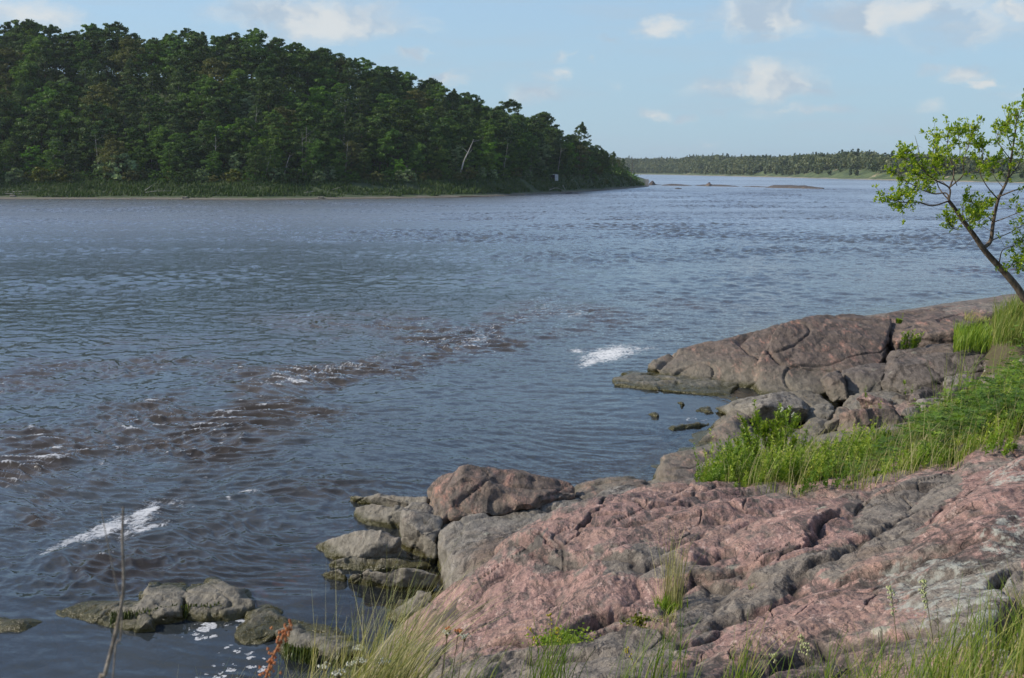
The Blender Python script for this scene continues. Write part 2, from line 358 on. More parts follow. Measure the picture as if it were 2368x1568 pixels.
# creases, ledges and cracks traced over the near bedrock: (points, depth, width, step)
LINES = [
    ([(1020, 1345), (1120, 1300), (1230, 1290), (1400, 1318), (1500, 1322), (1600, 1310), (1660, 1290), (1740, 1300)], .05, .10, .16),
    ([(1165, 1290), (1230, 1262), (1300, 1284), (1400, 1288), (1500, 1262)], .04, .05, .06),
    ([(1300, 1284), (1345, 1222), (1390, 1180), (1420, 1160)], .08, .05, 0),
    ([(1345, 1222), (1362, 1200), (1440, 1190)], .06, .04, .05),
    ([(1440, 1160), (1500, 1175), (1600, 1165), (1700, 1180), (1830, 1190)], .05, .06, .07),
    ([(1420, 1215), (1540, 1205), (1640, 1198), (1760, 1205)], .03, .05, .05),
    ([(1720, 1330), (1790, 1310), (1850, 1290), (1895, 1262), (1905, 1225), (1960, 1180)], .09, .06, .14),
    ([(1560, 1365), (1640, 1355), (1712, 1322), (1738, 1355)], .06, .05, .06),
    ([(1530, 1440), (1562, 1400), (1600, 1365), (1700, 1360), (1810, 1355)], .05, .08, .12),
    ([(1590, 1480), (1680, 1440), (1790, 1400), (1860, 1345), (1960, 1270), (2080, 1200), (2190, 1130)], .06, .09, .13),
    ([(1500, 1510), (1600, 1490), (1680, 1450)], .06, .07, .1),
    ([(1010, 1540), (1110, 1510), (1220, 1500), (1300, 1480), (1400, 1440), (1520, 1430)], .10, .09, .14),
    ([(1300, 1500), (1400, 1470), (1480, 1450), (1580, 1495)], .05, .05, .07),
    ([(1960, 1200), (2010, 1165), (2080, 1140), (2180, 1110)], .05, .05, .05),
    ([(1960, 1205), (1990, 1240), (2080, 1240), (2160, 1190), (2230, 1110)], .05, .05, -.05),
    ([(1890, 1365), (2000, 1330), (2120, 1310), (2230, 1285), (2368, 1255)], .05, .08, .12),
    ([(1830, 1405), (1950, 1370), (2100, 1340), (2230, 1320), (2368, 1300)], .04, .05, .06),
    ([(2330, 1320), (2345, 1400), (2325, 1450), (2320, 1500)], .28, .09, -.1),
    ([(2330, 1450), (2368, 1420)], .15, .06, 0), ([(2330, 1480), (2368, 1470)], .14, .05, 0),
    ([(1750, 1560), (1900, 1505), (2100, 1480), (2300, 1470)], .07, .1, .12),
    ([(1110, 1560), (1200, 1530), (1350, 1515), (1480, 1520), (1620, 1525)], .04, .06, .06),
    ([(1070, 1430), (1110, 1400), (1120, 1370)], .05, .04, 0), ([(1120, 1460), (1145, 1435)], .06, .03, 0),
    ([(1200, 1352), (1290, 1340), (1400, 1352), (1440, 1375)], .03, .05, .04),
    ([(2180, 1225), (2230, 1205), (2290, 1195)], .06, .05, .06),
    ([(1560, 1115), (1620, 1150), (1690, 1150)], .04, .05, .05), ([(1180, 1400), (1260, 1380), (1330, 1400)], .03, .05, .03),
]
LW = [(np.array([base_hit(*p) for p in L[0]]), L[1], L[2], L[3]) for L in LINES]
def line_feat(X, Y):
    dz = np.zeros(len(X)); cav = np.zeros(len(X))
    wx = X + 0.10 * fb2(X * 2.2, Y * 2.2, 3) + .012 * fb2(X * 9, Y * 9, 2); wy = Y + 0.10 * fb2(X * 2.2 + 50, Y * 2.2, 3) + .012 * fb2(X * 9 + 9, Y * 9, 2)
    for pts, dep, wid, step in LW:
        lo = pts.min(0) - 1.2; hi = pts.max(0) + 1.2
        k = np.nonzero((X > lo[0]) & (X < hi[0]) & (Y > lo[1]) & (Y < hi[1]))[0]
        if not len(k): continue
        q = np.stack([wx[k], wy[k]], 1); best = np.full(len(k), 1e9); sgn = np.zeros(len(k)); tp = np.zeros(len(k)); N = len(pts) - 1
        for i in range(N):
            a, b = pts[i], pts[i + 1]; ab = b - a; L2 = (ab ** 2).sum()
            t = np.clip(((q - a) @ ab) / L2, 0, 1); c = a + t[:, None] * ab; d = np.hypot(*(q - c).T)
            s = np.sign(ab[0] * (q[:, 1] - a[1]) - ab[1] * (q[:, 0] - a[0]))
            m = d < best; best[m] = d[m]; sgn[m] = s[m]; tp[m] = (i + t[m]) / N
        end = sst(0, .15, tp) * sst(0, .15, 1 - tp)
        g = np.exp(-(best / (wid * .45)) ** 2) * end
        dz[k] -= dep * g * .6; cav[k] = np.maximum(cav[k], g * min(1, dep / .07))
        if step: dz[k] += .55 * step * end * np.where(sgn > 0, 1, 0) * np.exp(-best / .55) * sst(0, wid * 1.3, best)
    return dz, cav
POLY_GREY = [[(1960, 1210), (2000, 1170), (2100, 1110), (2190, 1095), (2240, 1105), (2200, 1150), (2150, 1190), (2080, 1240), (1990, 1245)],
    [(1560, 1400), (1640, 1360), (1810, 1355), (1830, 1370), (1750, 1410), (1640, 1460), (1565, 1470)],
    [(1730, 1330), (1840, 1290), (1960, 1265), (1990, 1270), (1900, 1320), (1810, 1360), (1740, 1352)],
    [(1900, 1335), (1960, 1280), (2060, 1225), (2160, 1215), (2100, 1260), (1990, 1300), (1930, 1340)],
    [(980, 1568), (1000, 1545), (1120, 1512), (1300, 1500), (1420, 1460), (1520, 1460), (1590, 1500), (1500, 1540), (1650, 1560), (1500, 1600)],
    [(2160, 1300), (2368, 1270), (2400, 1500), (2200, 1500), (2150, 1450), (2100, 1380)],
    [(1480, 1262), (1620, 1300), (1640, 1330), (1540, 1335), (1400, 1325), (1390, 1295)], [(1180, 1290), (1230, 1250), (1265, 1215), (1240, 1270)]]
POLY_PINK = [[(1180, 1280), (1260, 1200), (1460, 1140), (1560, 1115), (1780, 1150), (1960, 1150), (1960, 1210), (1900, 1270), (1700, 1330), (1500, 1250), (1300, 1280)],
    [(910, 1470), (1030, 1350), (1150, 1305), (1400, 1330), (1540, 1345), (1560, 1400), (1400, 1440), (1220, 1500), (1060, 1500)],
    [(2230, 1110), (2368, 1055), (2420, 1055), (2420, 1230), (2150, 1250), (2080, 1240)], [(1650, 1500), (1760, 1410), (1860, 1350), (1980, 1330), (2060, 1400), (1900, 1470), (1750, 1530)]]
POLY_DARK = [[(1480, 1590), (1700, 1500), (1950, 1470), (2100, 1480), (2100, 1540), (1900, 1600)], [(1850, 1380), (2100, 1300), (2368, 1240), (2368, 1290), (2150, 1330), (1900, 1390)], [(2080, 1250), (2368, 1190), (2368, 1250), (2150, 1290)]]
POLY_LICH = [[(2030, 1330), (2140, 1290), (2330, 1285), (2340, 1400), (2300, 1480), (2100, 1440)], [(2368, 1060), (2280, 1085), (2300, 1120), (2368, 1110)], [(2240, 1240), (2368, 1180), (2368, 1290)], [(2300, 1450), (2368, 1400), (2368, 1568), (2300, 1560)]]
def inpoly(px, py, poly):
    c = np.zeros(len(px), bool); j = len(poly) - 1
    for i in range(len(poly)):
        xi, yi = poly[i]; xj, yj = poly[j]
        c ^= ((yi > py) != (yj > py)) & (px < (xj - xi) * (py - yi) / (yj - yi + 1e-9) + xi); j = i
    return c
def ground_detail(X, Y, bz):
    land = sst(-.25, .25, bz)
    s = X * CA + Y * SA; t = -X * SA + Y * CA
    hollow = sst(.0, 1.2, Y - (13.6 - .28 * (X - 1.5))) * sst(-1, 1, X - .2)   # soil-filled ground behind the ridge
    amp = land * (1 - .55 * hollow)
    ws = s + .35 * fb2(s * .7, t * .7, 3); wt = t + .35 * fb2(s * .7 + 31, t * .7, 3)
    d = 0
    b1 = np.abs(n2(ws / 2.3 + 4.1, wt / .85)); b2 = np.abs(n2(ws / .9 + 7, wt / .38)); b3 = np.abs(n2(ws / .36, wt / .19 + 3))
    d = .17 * (b1 ** .8 - .35) + .032 * (b2 ** .8 - .35) + .012 * (b3 ** .8 - .3)
    fine = sst(26, 10, np.hypot(X, Y))
    d += .024 * fb2(ws / .6, wt / .36, 4, .5) + fine * (.009 * fb2(X * 9, Y * 9, 3, .5) + .003 * fb2(X * 40, Y * 40, 2, .6))
    cr = np.exp(-(n2(ws / 1.6 + 40, wt / .7 + 2) / .014) ** 2) * (n2(s / 2, t / 2 + 9) > -.15)
    d -= .03 * cr
    cav = np.clip(cr * .5 + .45 * np.exp(-(b2 / .035) ** 2) + .55 * np.exp(-(b1 / .03) ** 2), 0, 1) * land
    d *= amp
    lf, lc = line_feat(X, Y)
    d += lf * land
    d += (1 - land) * (.10 * fb2(X * 1.1, Y * 1.1, 4) - .0)
    return bz + d, np.clip(np.maximum(cav, lc) * (1 - hollow), 0, 1), hollow
def fan(angs, radii):
    A, Rr = np.meshgrid(angs, radii); return (Rr * np.sin(A)).ravel(), (Rr * np.cos(A)).ravel()
_a = np.concatenate([np.radians(np.arange(-175, -40, 5)), np.radians(np.arange(-40, -10, .6)), np.radians(np.arange(-10, 29, .042)), np.radians(np.arange(29, 60, .6)), np.radians(np.arange(60, 176, 5))])
_r = [0.6]
while _r[-1] < 80: _r.append(_r[-1] + (np.clip(_r[-1] ** 2 * 2.6e-4, .0125, .09) if 3.2 < _r[-1] < 38 else .35 + .02 * _r[-1]))
GX, GY = fan(_a, np.array(_r)); NR, NC = len(_r), len(_a)
gb = base_z(GX, GY); GZ, gcav, ghol = ground_detail(GX, GY, gb)
gpx, gpy = proj(GX, GY, GZ)
jx = 22 * n2(GX * 2.5, GY * 2.5) + 7 * n2(GX * 11, GY * 11); jy = 14 * n2(GX * 2.5 + 9, GY * 2.5 + 9) + 5 * n2(GX * 11 + 5, GY * 11)
front = (GY < 14)
pk = np.where(front, .52, .30) + 0 * GX
for q in POLY_PINK: pk = np.where(inpoly(gpx + jx, gpy + jy, q) & front, .80, pk)
for q in POLY_GREY: pk = np.where(inpoly(gpx + jx, gpy + jy, q) & front, .12, pk)
dark = np.zeros(len(GX)); lich = np.zeros(len(GX))
for q in POLY_DARK: dark = np.where(inpoly(gpx + jx * 1.5, gpy + jy * 1.5, q) & front, .85, dark)
for q in POLY_LICH: lich = np.where(inpoly(gpx + jx * 1.5, gpy + jy * 1.5, q) & front, .8, lich)
soilv = ghol * sst(.35, .9, gb) * sst(-.3, .35, .25 + n2(GX * .9, GY * .9)) * sst(28, 25, GY) 
soilv = np.maximum(soilv, sst(4.2, 3.6, np.hypot(GX, GY - .4)) * .9)
sandv = sst(.02, -.1, GZ)
me = mesh_np('bedrock', np.stack([GX, GY, GZ], 1), grid_faces(NR, NC), [M_BED], True,
             {'pink': pk, 'soil': soilv, 'sand': sandv, 'cav': gcav, 'dark': dark, 'lichen': lich})
bed = tag(link('bedrock_ground', me), 'bare pink and grey bedrock bank sloping down into the river', kind='structure')
GZ2 = GZ.reshape(NR, NC); _ra = np.array(_r)
def ground_z(x, y):
    """height of the built ground (bilinear in the sheet's own grid)"""
    x = np.atleast_1d(np.asarray(x, float)); y = np.atleast_1d(np.asarray(y, float))
    a = np.interp(np.arctan2(x, y), _a, np.arange(NC)); r = np.interp(np.hypot(x, y), _ra, np.arange(NR))
    i = np.clip(r.astype(int), 0, NR - 2); j = np.clip(a.astype(int), 0, NC - 2); u = r - i; v = a - j
    return (GZ2[i, j] * (1 - v) + GZ2[i, j + 1] * v) * (1 - u) + (GZ2[i + 1, j] * (1 - v) + GZ2[i + 1, j + 1] * v) * u
def ground_hit(px, py, tmax=45):
    d = ray(px, py).normalized(); ts = np.linspace(2, tmax, 3000)
    h = H + d.z * ts - ground_z(d.x * ts, d.y * ts)
    i = int(np.argmax(h < 0)) if (h < 0).any() else len(ts) - 1
    return Vector((d.x * ts[i], d.y * ts[i], float(ground_z(d.x * ts[i], d.y * ts[i])[0])))

# ---------------------------------------------------------------- loose rocks and rock masses
def ordn(i): return f"{i}{'th' if 10 <= i % 100 <= 20 else {1: 'st', 2: 'nd', 3: 'rd'}.get(i % 10, 'th')}"
def c1(u, v): return 1381.3 + u * .41667, 616.7 + v * .41667
def c2(u, v): return 678.3 + u * .41667, 1048.3 + v * .41667
def c4(u, v): return u * .3646, 1048.3 + v * .3646
def build_rock(name, hulls, mat, label, group, vox=.035, rough=.05, chips=5, seed=0, smooth=1, crack=0.0, freq=1.6, cat='rock', facets=None):
    """hulls: list of point lists; each is closed into a convex block, the blocks are fused, chipped and weathered"""
    rs = random.Random(seed * 77 + 5); bm = bmesh.new()
    for pts in hulls:
        b = bmesh.new()
        for p in pts: b.verts.new(p)
        r = bmesh.ops.convex_hull(b, input=b.verts)
        bmesh.ops.delete(b, geom=list({g for g in r['geom_interior'] + r['geom_unused'] if isinstance(g, bmesh.types.BMVert)}), context='VERTS')
        cen = sum((v.co for v in b.verts), Vector()) / len(b.verts)
        for _ in range(chips):
            d = Vector((rs.gauss(0, 1), rs.gauss(0, 1), rs.gauss(0.1, .9))).normalized()
            sup = max((v.co - cen).dot(d) for v in b.verts)
            pl = cen + d * sup * rs.uniform(.80, .95)
            g = bmesh.ops.bisect_plane(b, geom=list(b.verts) + list(b.edges) + list(b.faces), plane_co=pl, plane_no=d, clear_outer=True)
            ed = [e for e in g['geom_cut'] if isinstance(e, bmesh.types.BMEdge)]
            if ed: bmesh.ops.contextual_create(b, geom=ed)
        bmesh.ops.recalc_face_normals(b, faces=b.faces)
        t = bpy.data.meshes.new('t'); b.to_mesh(t); b.free(); bm.from_mesh(t); bpy.data.meshes.remove(t)
    t = bpy.data.meshes.new('t'); bm.to_mesh(t); bm.free()
    o = bpy.data.objects.new('t', t); COL.objects.link(o)
    md = o.modifiers.new('r', 'REMESH'); md.mode = 'VOXEL'; md.voxel_size = vox
    dg = bpy.context.evaluated_depsgraph_get(); ev = o.evaluated_get(dg); m2 = ev.to_mesh()
    nv = len(m2.vertices); co = np.empty(nv * 3, np.float32); m2.vertices.foreach_get('co', co); co = co.reshape(-1, 3).astype(float)
    nf = len(m2.polygons); li = np.empty(len(m2.loops), np.int32); m2.loops.foreach_get('vertex_index', li)
    tot = np.empty(nf, np.int32); m2.polygons.foreach_get('loop_total', tot)
    q = li.reshape(-1, 4) if (tot == 4).all() else None
    if q is None: raise RuntimeError('quads expected')
    ev.to_mesh_clear(); bpy.data.objects.remove(o); bpy.data.meshes.remove(t)
    ed = np.concatenate([q[:, [0, 1]], q[:, [1, 2]], q[:, [2, 3]], q[:, [3, 0]]])
    def lap(c):
        s = np.zeros_like(c); cnt = np.zeros(len(c))
        for k in range(3): s[:, k] = np.bincount(ed[:, 0], c[ed[:, 1], k], len(c)) + np.bincount(ed[:, 1], c[ed[:, 0], k], len(c))
        cnt = np.bincount(ed[:, 0], None, len(c)) + np.bincount(ed[:, 1], None, len(c))
        return s / np.maximum(cnt, 1)[:, None]
    smooth = 1; rough *= .62
    for _ in range(smooth): co = .45 * co + .55 * lap(co)
    def normals(c):
        fn = np.cross(c[q[:, 2]] - c[q[:, 0]], c[q[:, 3]] - c[q[:, 1]]); vn = np.zeros_like(c)
        for k in range(3):
            for j in range(4): vn[:, k] += np.bincount(q[:, j], fn[:, k], len(c))
        return vn / np.maximum(np.linalg.norm(vn, axis=1), 1e-9)[:, None]
    N = normals(co); rq = np.random.default_rng(seed + 900); ext = co.max(0) - co.min(0); nc = int(np.clip(14 + 9 * ext.max() / max(freq, .3) ** -1 * .5, 16, 60)) if facets is None else facets
    if nc:
        sid = rq.integers(0, len(co), nc); wq = co + .10 * ext.max() * .4 * np.stack([n3(co * 1.7 + 3), n3(co * 1.7 + 33), n3(co * 1.7 + 63)], 1)
        own = np.argmin(((wq[:, None, :] * np.array([1, 1, 1.3]) - co[sid][None] * np.array([1, 1, 1.3])) ** 2).sum(-1), 1); cnt_ = np.maximum(np.bincount(own, None, nc), 1)
        mp_ = np.stack([np.bincount(own, co[:, k], nc) for k in range(3)], 1) / cnt_[:, None]; mn_ = np.stack([np.bincount(own, N[:, k], nc) for k in range(3)], 1) / cnt_[:, None] + rq.normal(size=(nc, 3)) * .10
        mn_ /= np.maximum(np.linalg.norm(mn_, axis=1), .2)[:, None]; off = ((mp_[own] - co) * mn_[own]).sum(1); lim_ = max(.05, rough * 1.3)
        co = co + mn_[own] * (np.clip(off, -lim_, lim_ * .6) * .8)[:, None]; co = .5 * co + .5 * lap(co); N = normals(co)
    pp = co * freq + seed * 3.7
    wp = pp + .5 * np.stack([n3(pp * .9 + 5), n3(pp * .9 + 25), n3(pp * .9 + 45)], 1)
    bil = np.abs(n3(wp * .7)) ** .8 - .3
    stf = np.stack([pp[:, 0] * CA + pp[:, 1] * SA, (-pp[:, 0] * SA + pp[:, 1] * CA) * 1.6, pp[:, 2] * 2.2], 1)
    fac = np.abs(n3(stf * 1.3 + 9)) ** .7 - .3
    d = rough * (.55 * bil + .8 * fac + .45 * fb3(wp * 1.9, 4, .55)) + .017 * fb3(co * 5 + seed, 5, .6) + .03 * rough * np.round(3 * fb3(wp * .8 + 31, 2))
    if crack: d -= crack * np.exp(-(n3(wp * .55 + 80) / .02) ** 2) + .6 * crack * np.exp(-(n3(stf * .7 + 60) / .02) ** 2)
    co = co + N * d[:, None]
    me = mesh_np(name, co, q, [mat], True)
    o = link(name, me); tag(o, label, cat, group); return o
def blk(front, back=1.0, drop=.5, lower=.25):
    """front: visible outline/ridge points (px,py,Y); returns the block with a back and a foot under the surface"""
    p = [P(*a) for a in front]; out = list(p); zmin = min(v.z for v in p)
    for v in p:
        out.append(Vector((v.x * (1 + back / max(v.y, 1) * .9), v.y + back, v.z - lower)))
        out.append(Vector((v.x, v.y + .08, zmin - drop)))
        out.append(Vector((v.x, v.y + back, zmin - drop)))
    return out
def gfoot(u, v):
    g = G(*c2(u, v), 0); return Vector((g.x, g.y, -.4))
def g2(u, v, z): return G(*c2(u, v), z)
def C1(u, v, Y): return (*c1(u, v), Y)
def C2(u, v, Y): return (*c2(u, v), Y)
def C4(u, v, Y): return (*c4(u, v), Y)
GH = 'rocks of the headland on the right'; GS = 'rocks at the water edge in front'
def atW(u, v, cf, z=0.0):      # a waterline point: crop coordinates -> (px,py,Y)
    px, py = cf(u, v); g = G(px, py, z); return (px, py, g.y)
# headland dome
h1 = blk([C1(1080, 287, 27.2), C1(1240, 268, 27.6), C1(1560, 264, 27.8), C1(1635, 292, 27.2), C1(1000, 330, 26.6), C1(1590, 420, 25.8), C1(1590, 540, 25.0), C1(1380, 660, 24.4), atW(1240, 705, c1, .1), atW(900, 722, c1), C1(920, 480, 25.6), C1(1300, 420, 25.9)], 1.6, .5, .6)
h2 = blk([C1(330, 497, 27.4), C1(500, 450, 27.8), C1(730, 413, 28.0), C1(940, 352, 28), C1(1080, 300, 27.8), C1(255, 578, 26.6), C1(420, 606, 26.2), C1(730, 600, 25.8), C1(900, 690, 24.8), C1(930, 500, 25.8)], 1.5, .6, .6)
h3 = blk([atW(90, 640, c1, .1), C1(150, 602, 26.3), C1(420, 598, 26.3), C1(640, 640, 25.6), atW(740, 728, c1), atW(640, 722, c1), atW(540, 700, c1), atW(300, 668, c1), atW(120, 655, c1), C1(780, 640, 25.2)], .8, .4, .05)
build_rock('headland_rock', [h1, h2], M_BROWN, 'big rounded brown and pink rock dome running out to the river point', GH, .035, .17, 4, 1, 1, .12, .62, facets=0)
build_rock('headland_shelf', [h3], M_GREY, 'low olive grey shelf at the water foot of the big rounded rock dome', GH, .035, .045, 0, 2, 1, .0, 1.9)
build_rock('rock_slab', [blk([C1(1560, 268, 28.4), C1(1880, 224, 28.8), C1(2100, 222, 28.6), C1(2300, 232, 27.6), C1(1700, 300, 27.2), C1(1760, 440, 25.2), C1(1950, 400, 25.0), C1(2060, 330, 25.6), C1(1660, 420, 25.8)], 1.2, .5, .3)], M_BROWN,
    'brown slab with pink veins behind the big dome, below the leaning tree', GH, .035, .14, 4, 3, 2, .09, .7, facets=0)
build_rock('rock_block', [blk([C1(1625, 530, 23.6), C1(1655, 482, 24.1), C1(1940, 442, 24.8), C1(2140, 452, 24.2), C1(2225, 500, 23.2), C1(2200, 560, 22.8), C1(2060, 645, 22.4), C1(1850, 655, 22.7), C1(1640, 700, 23.0), C1(1595, 640, 23.3)], 1.5, .5, .15)], M_DARK,
    'long dark block with a rough face, right of the big dome', GH, .04, .09, 4, 4, 2, .10, 1.2)
build_rock('rock_block', [blk([C1(1370, 585, 24.0), C1(1470, 558, 24.2), C1(1620, 548, 24.2), C1(1600, 600, 23.7), C1(1580, 700, 23.2), C1(1400, 722, 23.2)], .9, .4, .1)], M_DARK,
    'squarish dark block wedged between the dome and the long rough block', GH, .035, .06, 4, 5, 1, .04, 1.6)
build_rock('leaning_rock', [[P(*C1(*a)) for a in [(1235, 615, 23.5), (1345, 572, 23.7), (1262, 660, 23.3), (1300, 752, 23.0), (1398, 745, 22.9), (1375, 640, 23.2), (1340, 575, 24.2), (1395, 745, 23.8), (1240, 620, 24.0), (1300, 750, 23.8)]]], M_DARK,
    'dark wedge shaped stone leaning against the foot of the big dome', GH, .025, .03, 2, 6, 1, 0, 2)
build_rock('dark_slab', [[P(*C1(*a)) for a in [(636, 778, 22.6), (800, 735, 22.9), (1000, 703, 22.9), (1062, 695, 21.9), (1182, 788, 21.0), (900, 772, 20.8), (1165, 860, 21.9), (1120, 930, 21.6), (1010, 960, 21.5), (870, 1000, 21.4), (780, 850, 21.6), (690, 815, 22.2), (1080, 705, 23.4), (1190, 800, 22.8), (800, 745, 23.6)]]], M_GREY,
    'grey topped slab with a wide black overhanging face beside the amber inlet', GH, .035, .05, 2, 7, 1, .03, 1.4)
build_rock('shore_rock', [blk([atW(545, 1020, c1, .05), C1(590, 950, 20.5), C1(700, 850, 20.9), C1(780, 815, 20.9), C1(830, 830, 20.7), C1(880, 960, 19.9), C1(900, 1010, 19.3), C1(780, 1000, 19.4)], .7, .6, .1)], M_BROWN,
    'sloping brown rock below the wide black face, at the river edge', GH, .035, .07, 4, 8, 2, .05, 1.4)
mid = [([(1062, 697, 23.2), (1200, 700, 23.4), (1290, 755, 22.6), (1280, 790, 22.2), (1180, 800, 22.2), (1130, 740, 22.6)], M_DARK, 'flat dark rock just right of the peak of the black face'),
    ([(1180, 788, 21.4), (1308, 765, 21.8), (1318, 790, 21.4), (1282, 838, 20.9), (1185, 842, 20.9)], M_GREY, 'boxy grey stone in the rubble below the leaning wedge'),
    ([(1292, 868, 20.6), (1330, 795, 21.2), (1400, 792, 21.4), (1418, 832, 20.9), (1380, 885, 20.3), (1300, 905, 20.2)], M_BROWN, 'brown angular stone in the middle of the rubble'),
    ([(1150, 905, 19.9), (1180, 860, 20.4), (1270, 842, 20.5), (1290, 880, 20.1), (1240, 930, 19.6), (1160, 940, 19.5)], M_DARK, 'speckled dark stone behind the leafy stalks'),
    ([(1385, 760, 21.9), (1420, 722, 22.4), (1560, 700, 22.8), (1700, 708, 22.6), (1720, 740, 22.1), (1590, 800, 21.3), (1450, 835, 20.9), (1400, 800, 21.3)], M_GREY, 'large rounded grey brown boulder with sprigs in front'),
    ([(1610, 830, 20.6), (1650, 785, 21.1), (1710, 757, 21.4), (1800, 762, 21.3), (1830, 775, 20.9), (1760, 830, 20.2), (1620, 850, 20.2)], M_PINK, 'pinkish pyramid stone above the green vetch'),
    ([(1720, 730, 23.0), (1760, 690, 23.4), (1900, 660, 23.7), (2060, 655, 23.6), (2090, 670, 23.0), (1990, 740, 22.1), (1850, 760, 21.9)], M_GREY, 'flat grey slab below the long rough block'),
    ([(1370, 930, 19.2), (1440, 882, 19.8), (1500, 878, 19.9), (1560, 920, 19.3), (1500, 970, 18.9), (1380, 975, 18.8)], M_PINK, 'pink brown stone at the top of the grassy hollow'),
    ([(1400, 850, 20.6), (1430, 828, 20.9), (1490, 835, 20.8), (1480, 880, 20.2), (1420, 880, 20.2)], M_DARK, 'small dark rounded stone under the large rounded boulder'),
    ([(1560, 930, 19.4), (1590, 870, 20.0), (1680, 860, 20.1), (1700, 900, 19.6), (1640, 950, 19.0), (1580, 960, 18.9)], M_BROWN, 'half hidden brown stone at the left edge of the vetch'),
    ([(2225, 560, 22.4), (2240, 470, 23.2), (2300, 440, 23.6), (2420, 480, 23.0), (2440, 600, 21.8), (2300, 640, 21.4)], M_GREY, 'grey stone at the frame edge, right of the long rough block'),
    ([(2260, 420, 23.9), (2290, 402, 24.1), (2368, 405, 24.1), (2430, 430, 23.7), (2400, 470, 23.1), (2310, 455, 23.2)], M_PINK, 'pink stone below the grass tuft under the leaning tree'),
    ([(1240, 1120, 15.6), (1290, 1090, 15.9), (1350, 1100, 15.9), (1350, 1160, 15.2), (1260, 1180, 15.1)], M_BROWN, 'brown stone half buried in the grass of the hollow'),
    ([(2120, 480, 24.6), (2160, 400, 25.2), (2250, 390, 25.3), (2260, 450, 24.4)], M_BROWN, 'brown stone between the two grass tufts on the ledge')]
for i, (pts, mt, lab) in enumerate(mid):
    build_rock('boulder', [blk([C1(*p) for p in pts], .7, .3, .1)], mt, lab, 'boulders in the rubble of the headland', .028, .045, 4, 20 + i, 2, .03, 1.9, cat='boulder')
rr_ = random.Random(99)
for i, px in enumerate(sorted(rr_.uniform(1885, 2330) for _ in range(44))):
    py = rr_.uniform(905, 1010) - (px - 1800) * .08; Y = float(np.interp(py, [840, 1010], [23.8, 19.4])); c_ = P(px, py, Y); w_ = rr_.uniform(.16, .55); c_.z = min(c_.z, float(ground_z(c_.x, c_.y)[0]) + w_ * .45)
    pts = [c_ + Vector((rr_.uniform(-1, 1) * w_, rr_.uniform(-1, 1) * w_ * .8, rr_.uniform(-.8, .7) * w_)) for _ in range(11)]
    build_rock('rubble_stone', [pts], [M_GREY, M_DARK, M_BROWN, M_PINK][rr_.choice([0, 0, 1, 2, 2, 3])], f'{ordn(i + 1)} small angular stone from the left in the rubble below the dark blocks', 'small stones in the rubble of the headland', .024, .03, 4, 100 + i, 1, 0, 2.2, cat='stone')
build_rock('shore_rock', [blk([atW(305, 1200, c1, .05), C1(370, 1082, 16.9), C1(500, 1042, 17.6), C1(720, 1000, 18.3), C1(830, 1010, 18.0), C1(800, 1080, 17.0), C1(600, 1105, 16.6), C1(420, 1160, 16.2), C1(360, 1212, 15.9)], 1.2, .6, .25),
    blk([C1(350, 1215, 15.7), C1(460, 1120, 16.4), C1(640, 1110, 16.4), C1(720, 1120, 16.2), C1(700, 1200, 15.5), C1(560, 1230, 15.2), C1(420, 1240, 15.1)], 1.0, .4, .1)], M_BROWN,
    'low brown rock with an orange rounded edge beside the river, left of the leafy stalks', GH, .035, .08, 4, 9, 2, .06, 1.2)
for i, (pts, lab) in enumerate([([(360, 902), (430, 880), (500, 868), (628, 860), (632, 880), (520, 895), (410, 913)], 'long low wet rock breaking the water below the headland'),
        ([(440, 752), (465, 742), (485, 752), (470, 762)], 'tiny dark stone standing in the amber shallows'), ([(272, 816), (300, 808), (345, 814), (330, 823), (285, 823)], 'flat dark stone barely above the water off the inlet'),
        ([(545, 802), (600, 768), (632, 780), (650, 800), (600, 812)], 'small dark stone at the tip of the grey topped slab')]):
    hp = [G(*c1(*p), .06 if k in (1, 2, 3) else .0) for k, p in enumerate(pts)]
    build_rock('water_rock', [hp + [Vector((v.x, v.y + .1, -.35)) for v in hp]], M_GREY, lab, 'small stones in the shallows', .02, .03, 1, 40 + i, 1, 0, 3)
# boulder group in front
build_rock('boulder', [[P(*C2(*a)) for a in [(895, 120, 14.9), (925, 78, 15.2), (1000, 74, 15.4), (1250, 97, 15.6), (1490, 132, 15.6), (1550, 190, 15.3), (1582, 285, 14.9), (1500, 290, 14.5), (1180, 285, 14.4), (985, 250, 14.5), (1020, 285, 14.6), (880, 375, 14.2), (960, 180, 14.7), (1000, 375, 15.0), (760, 300, 14.9), (1400, 310, 15.4)]] +
      [P(*C2(*a)) for a in [(925, 90, 15.9), (1250, 120, 16.3), (1520, 190, 16.2), (1560, 300, 16.0), (880, 380, 15.6), (780, 330, 15.7)]],
      blk([C2(752, 250, 14.9), C2(785, 185, 15.1), C2(830, 142, 15.2), C2(885, 142, 15.2), C2(900, 250, 14.7), C2(830, 370, 14.2), C2(760, 330, 14.6)], .7, .4, .1)], M_BROWN,
      'large reddish brown boulder with an undercut base on the shore ledge', GS, .03, .07, 3, 11, 1, .06, 1.3, cat='boulder')
build_rock('boulder', [blk([atW(598, 430, c2, .05), C2(600, 345, 14.0), C2(740, 300, 14.5), C2(830, 365, 14.2), C2(815, 420, 13.8), C2(790, 495, 13.4), atW(705, 492, c2, .03), C2(735, 390, 13.8)], .7, .6, .1)], M_GREY,
      'angular grey block at the foot of the large reddish boulder', GS, .028, .05, 4, 12, 1, .04, 1.8, cat='boulder')
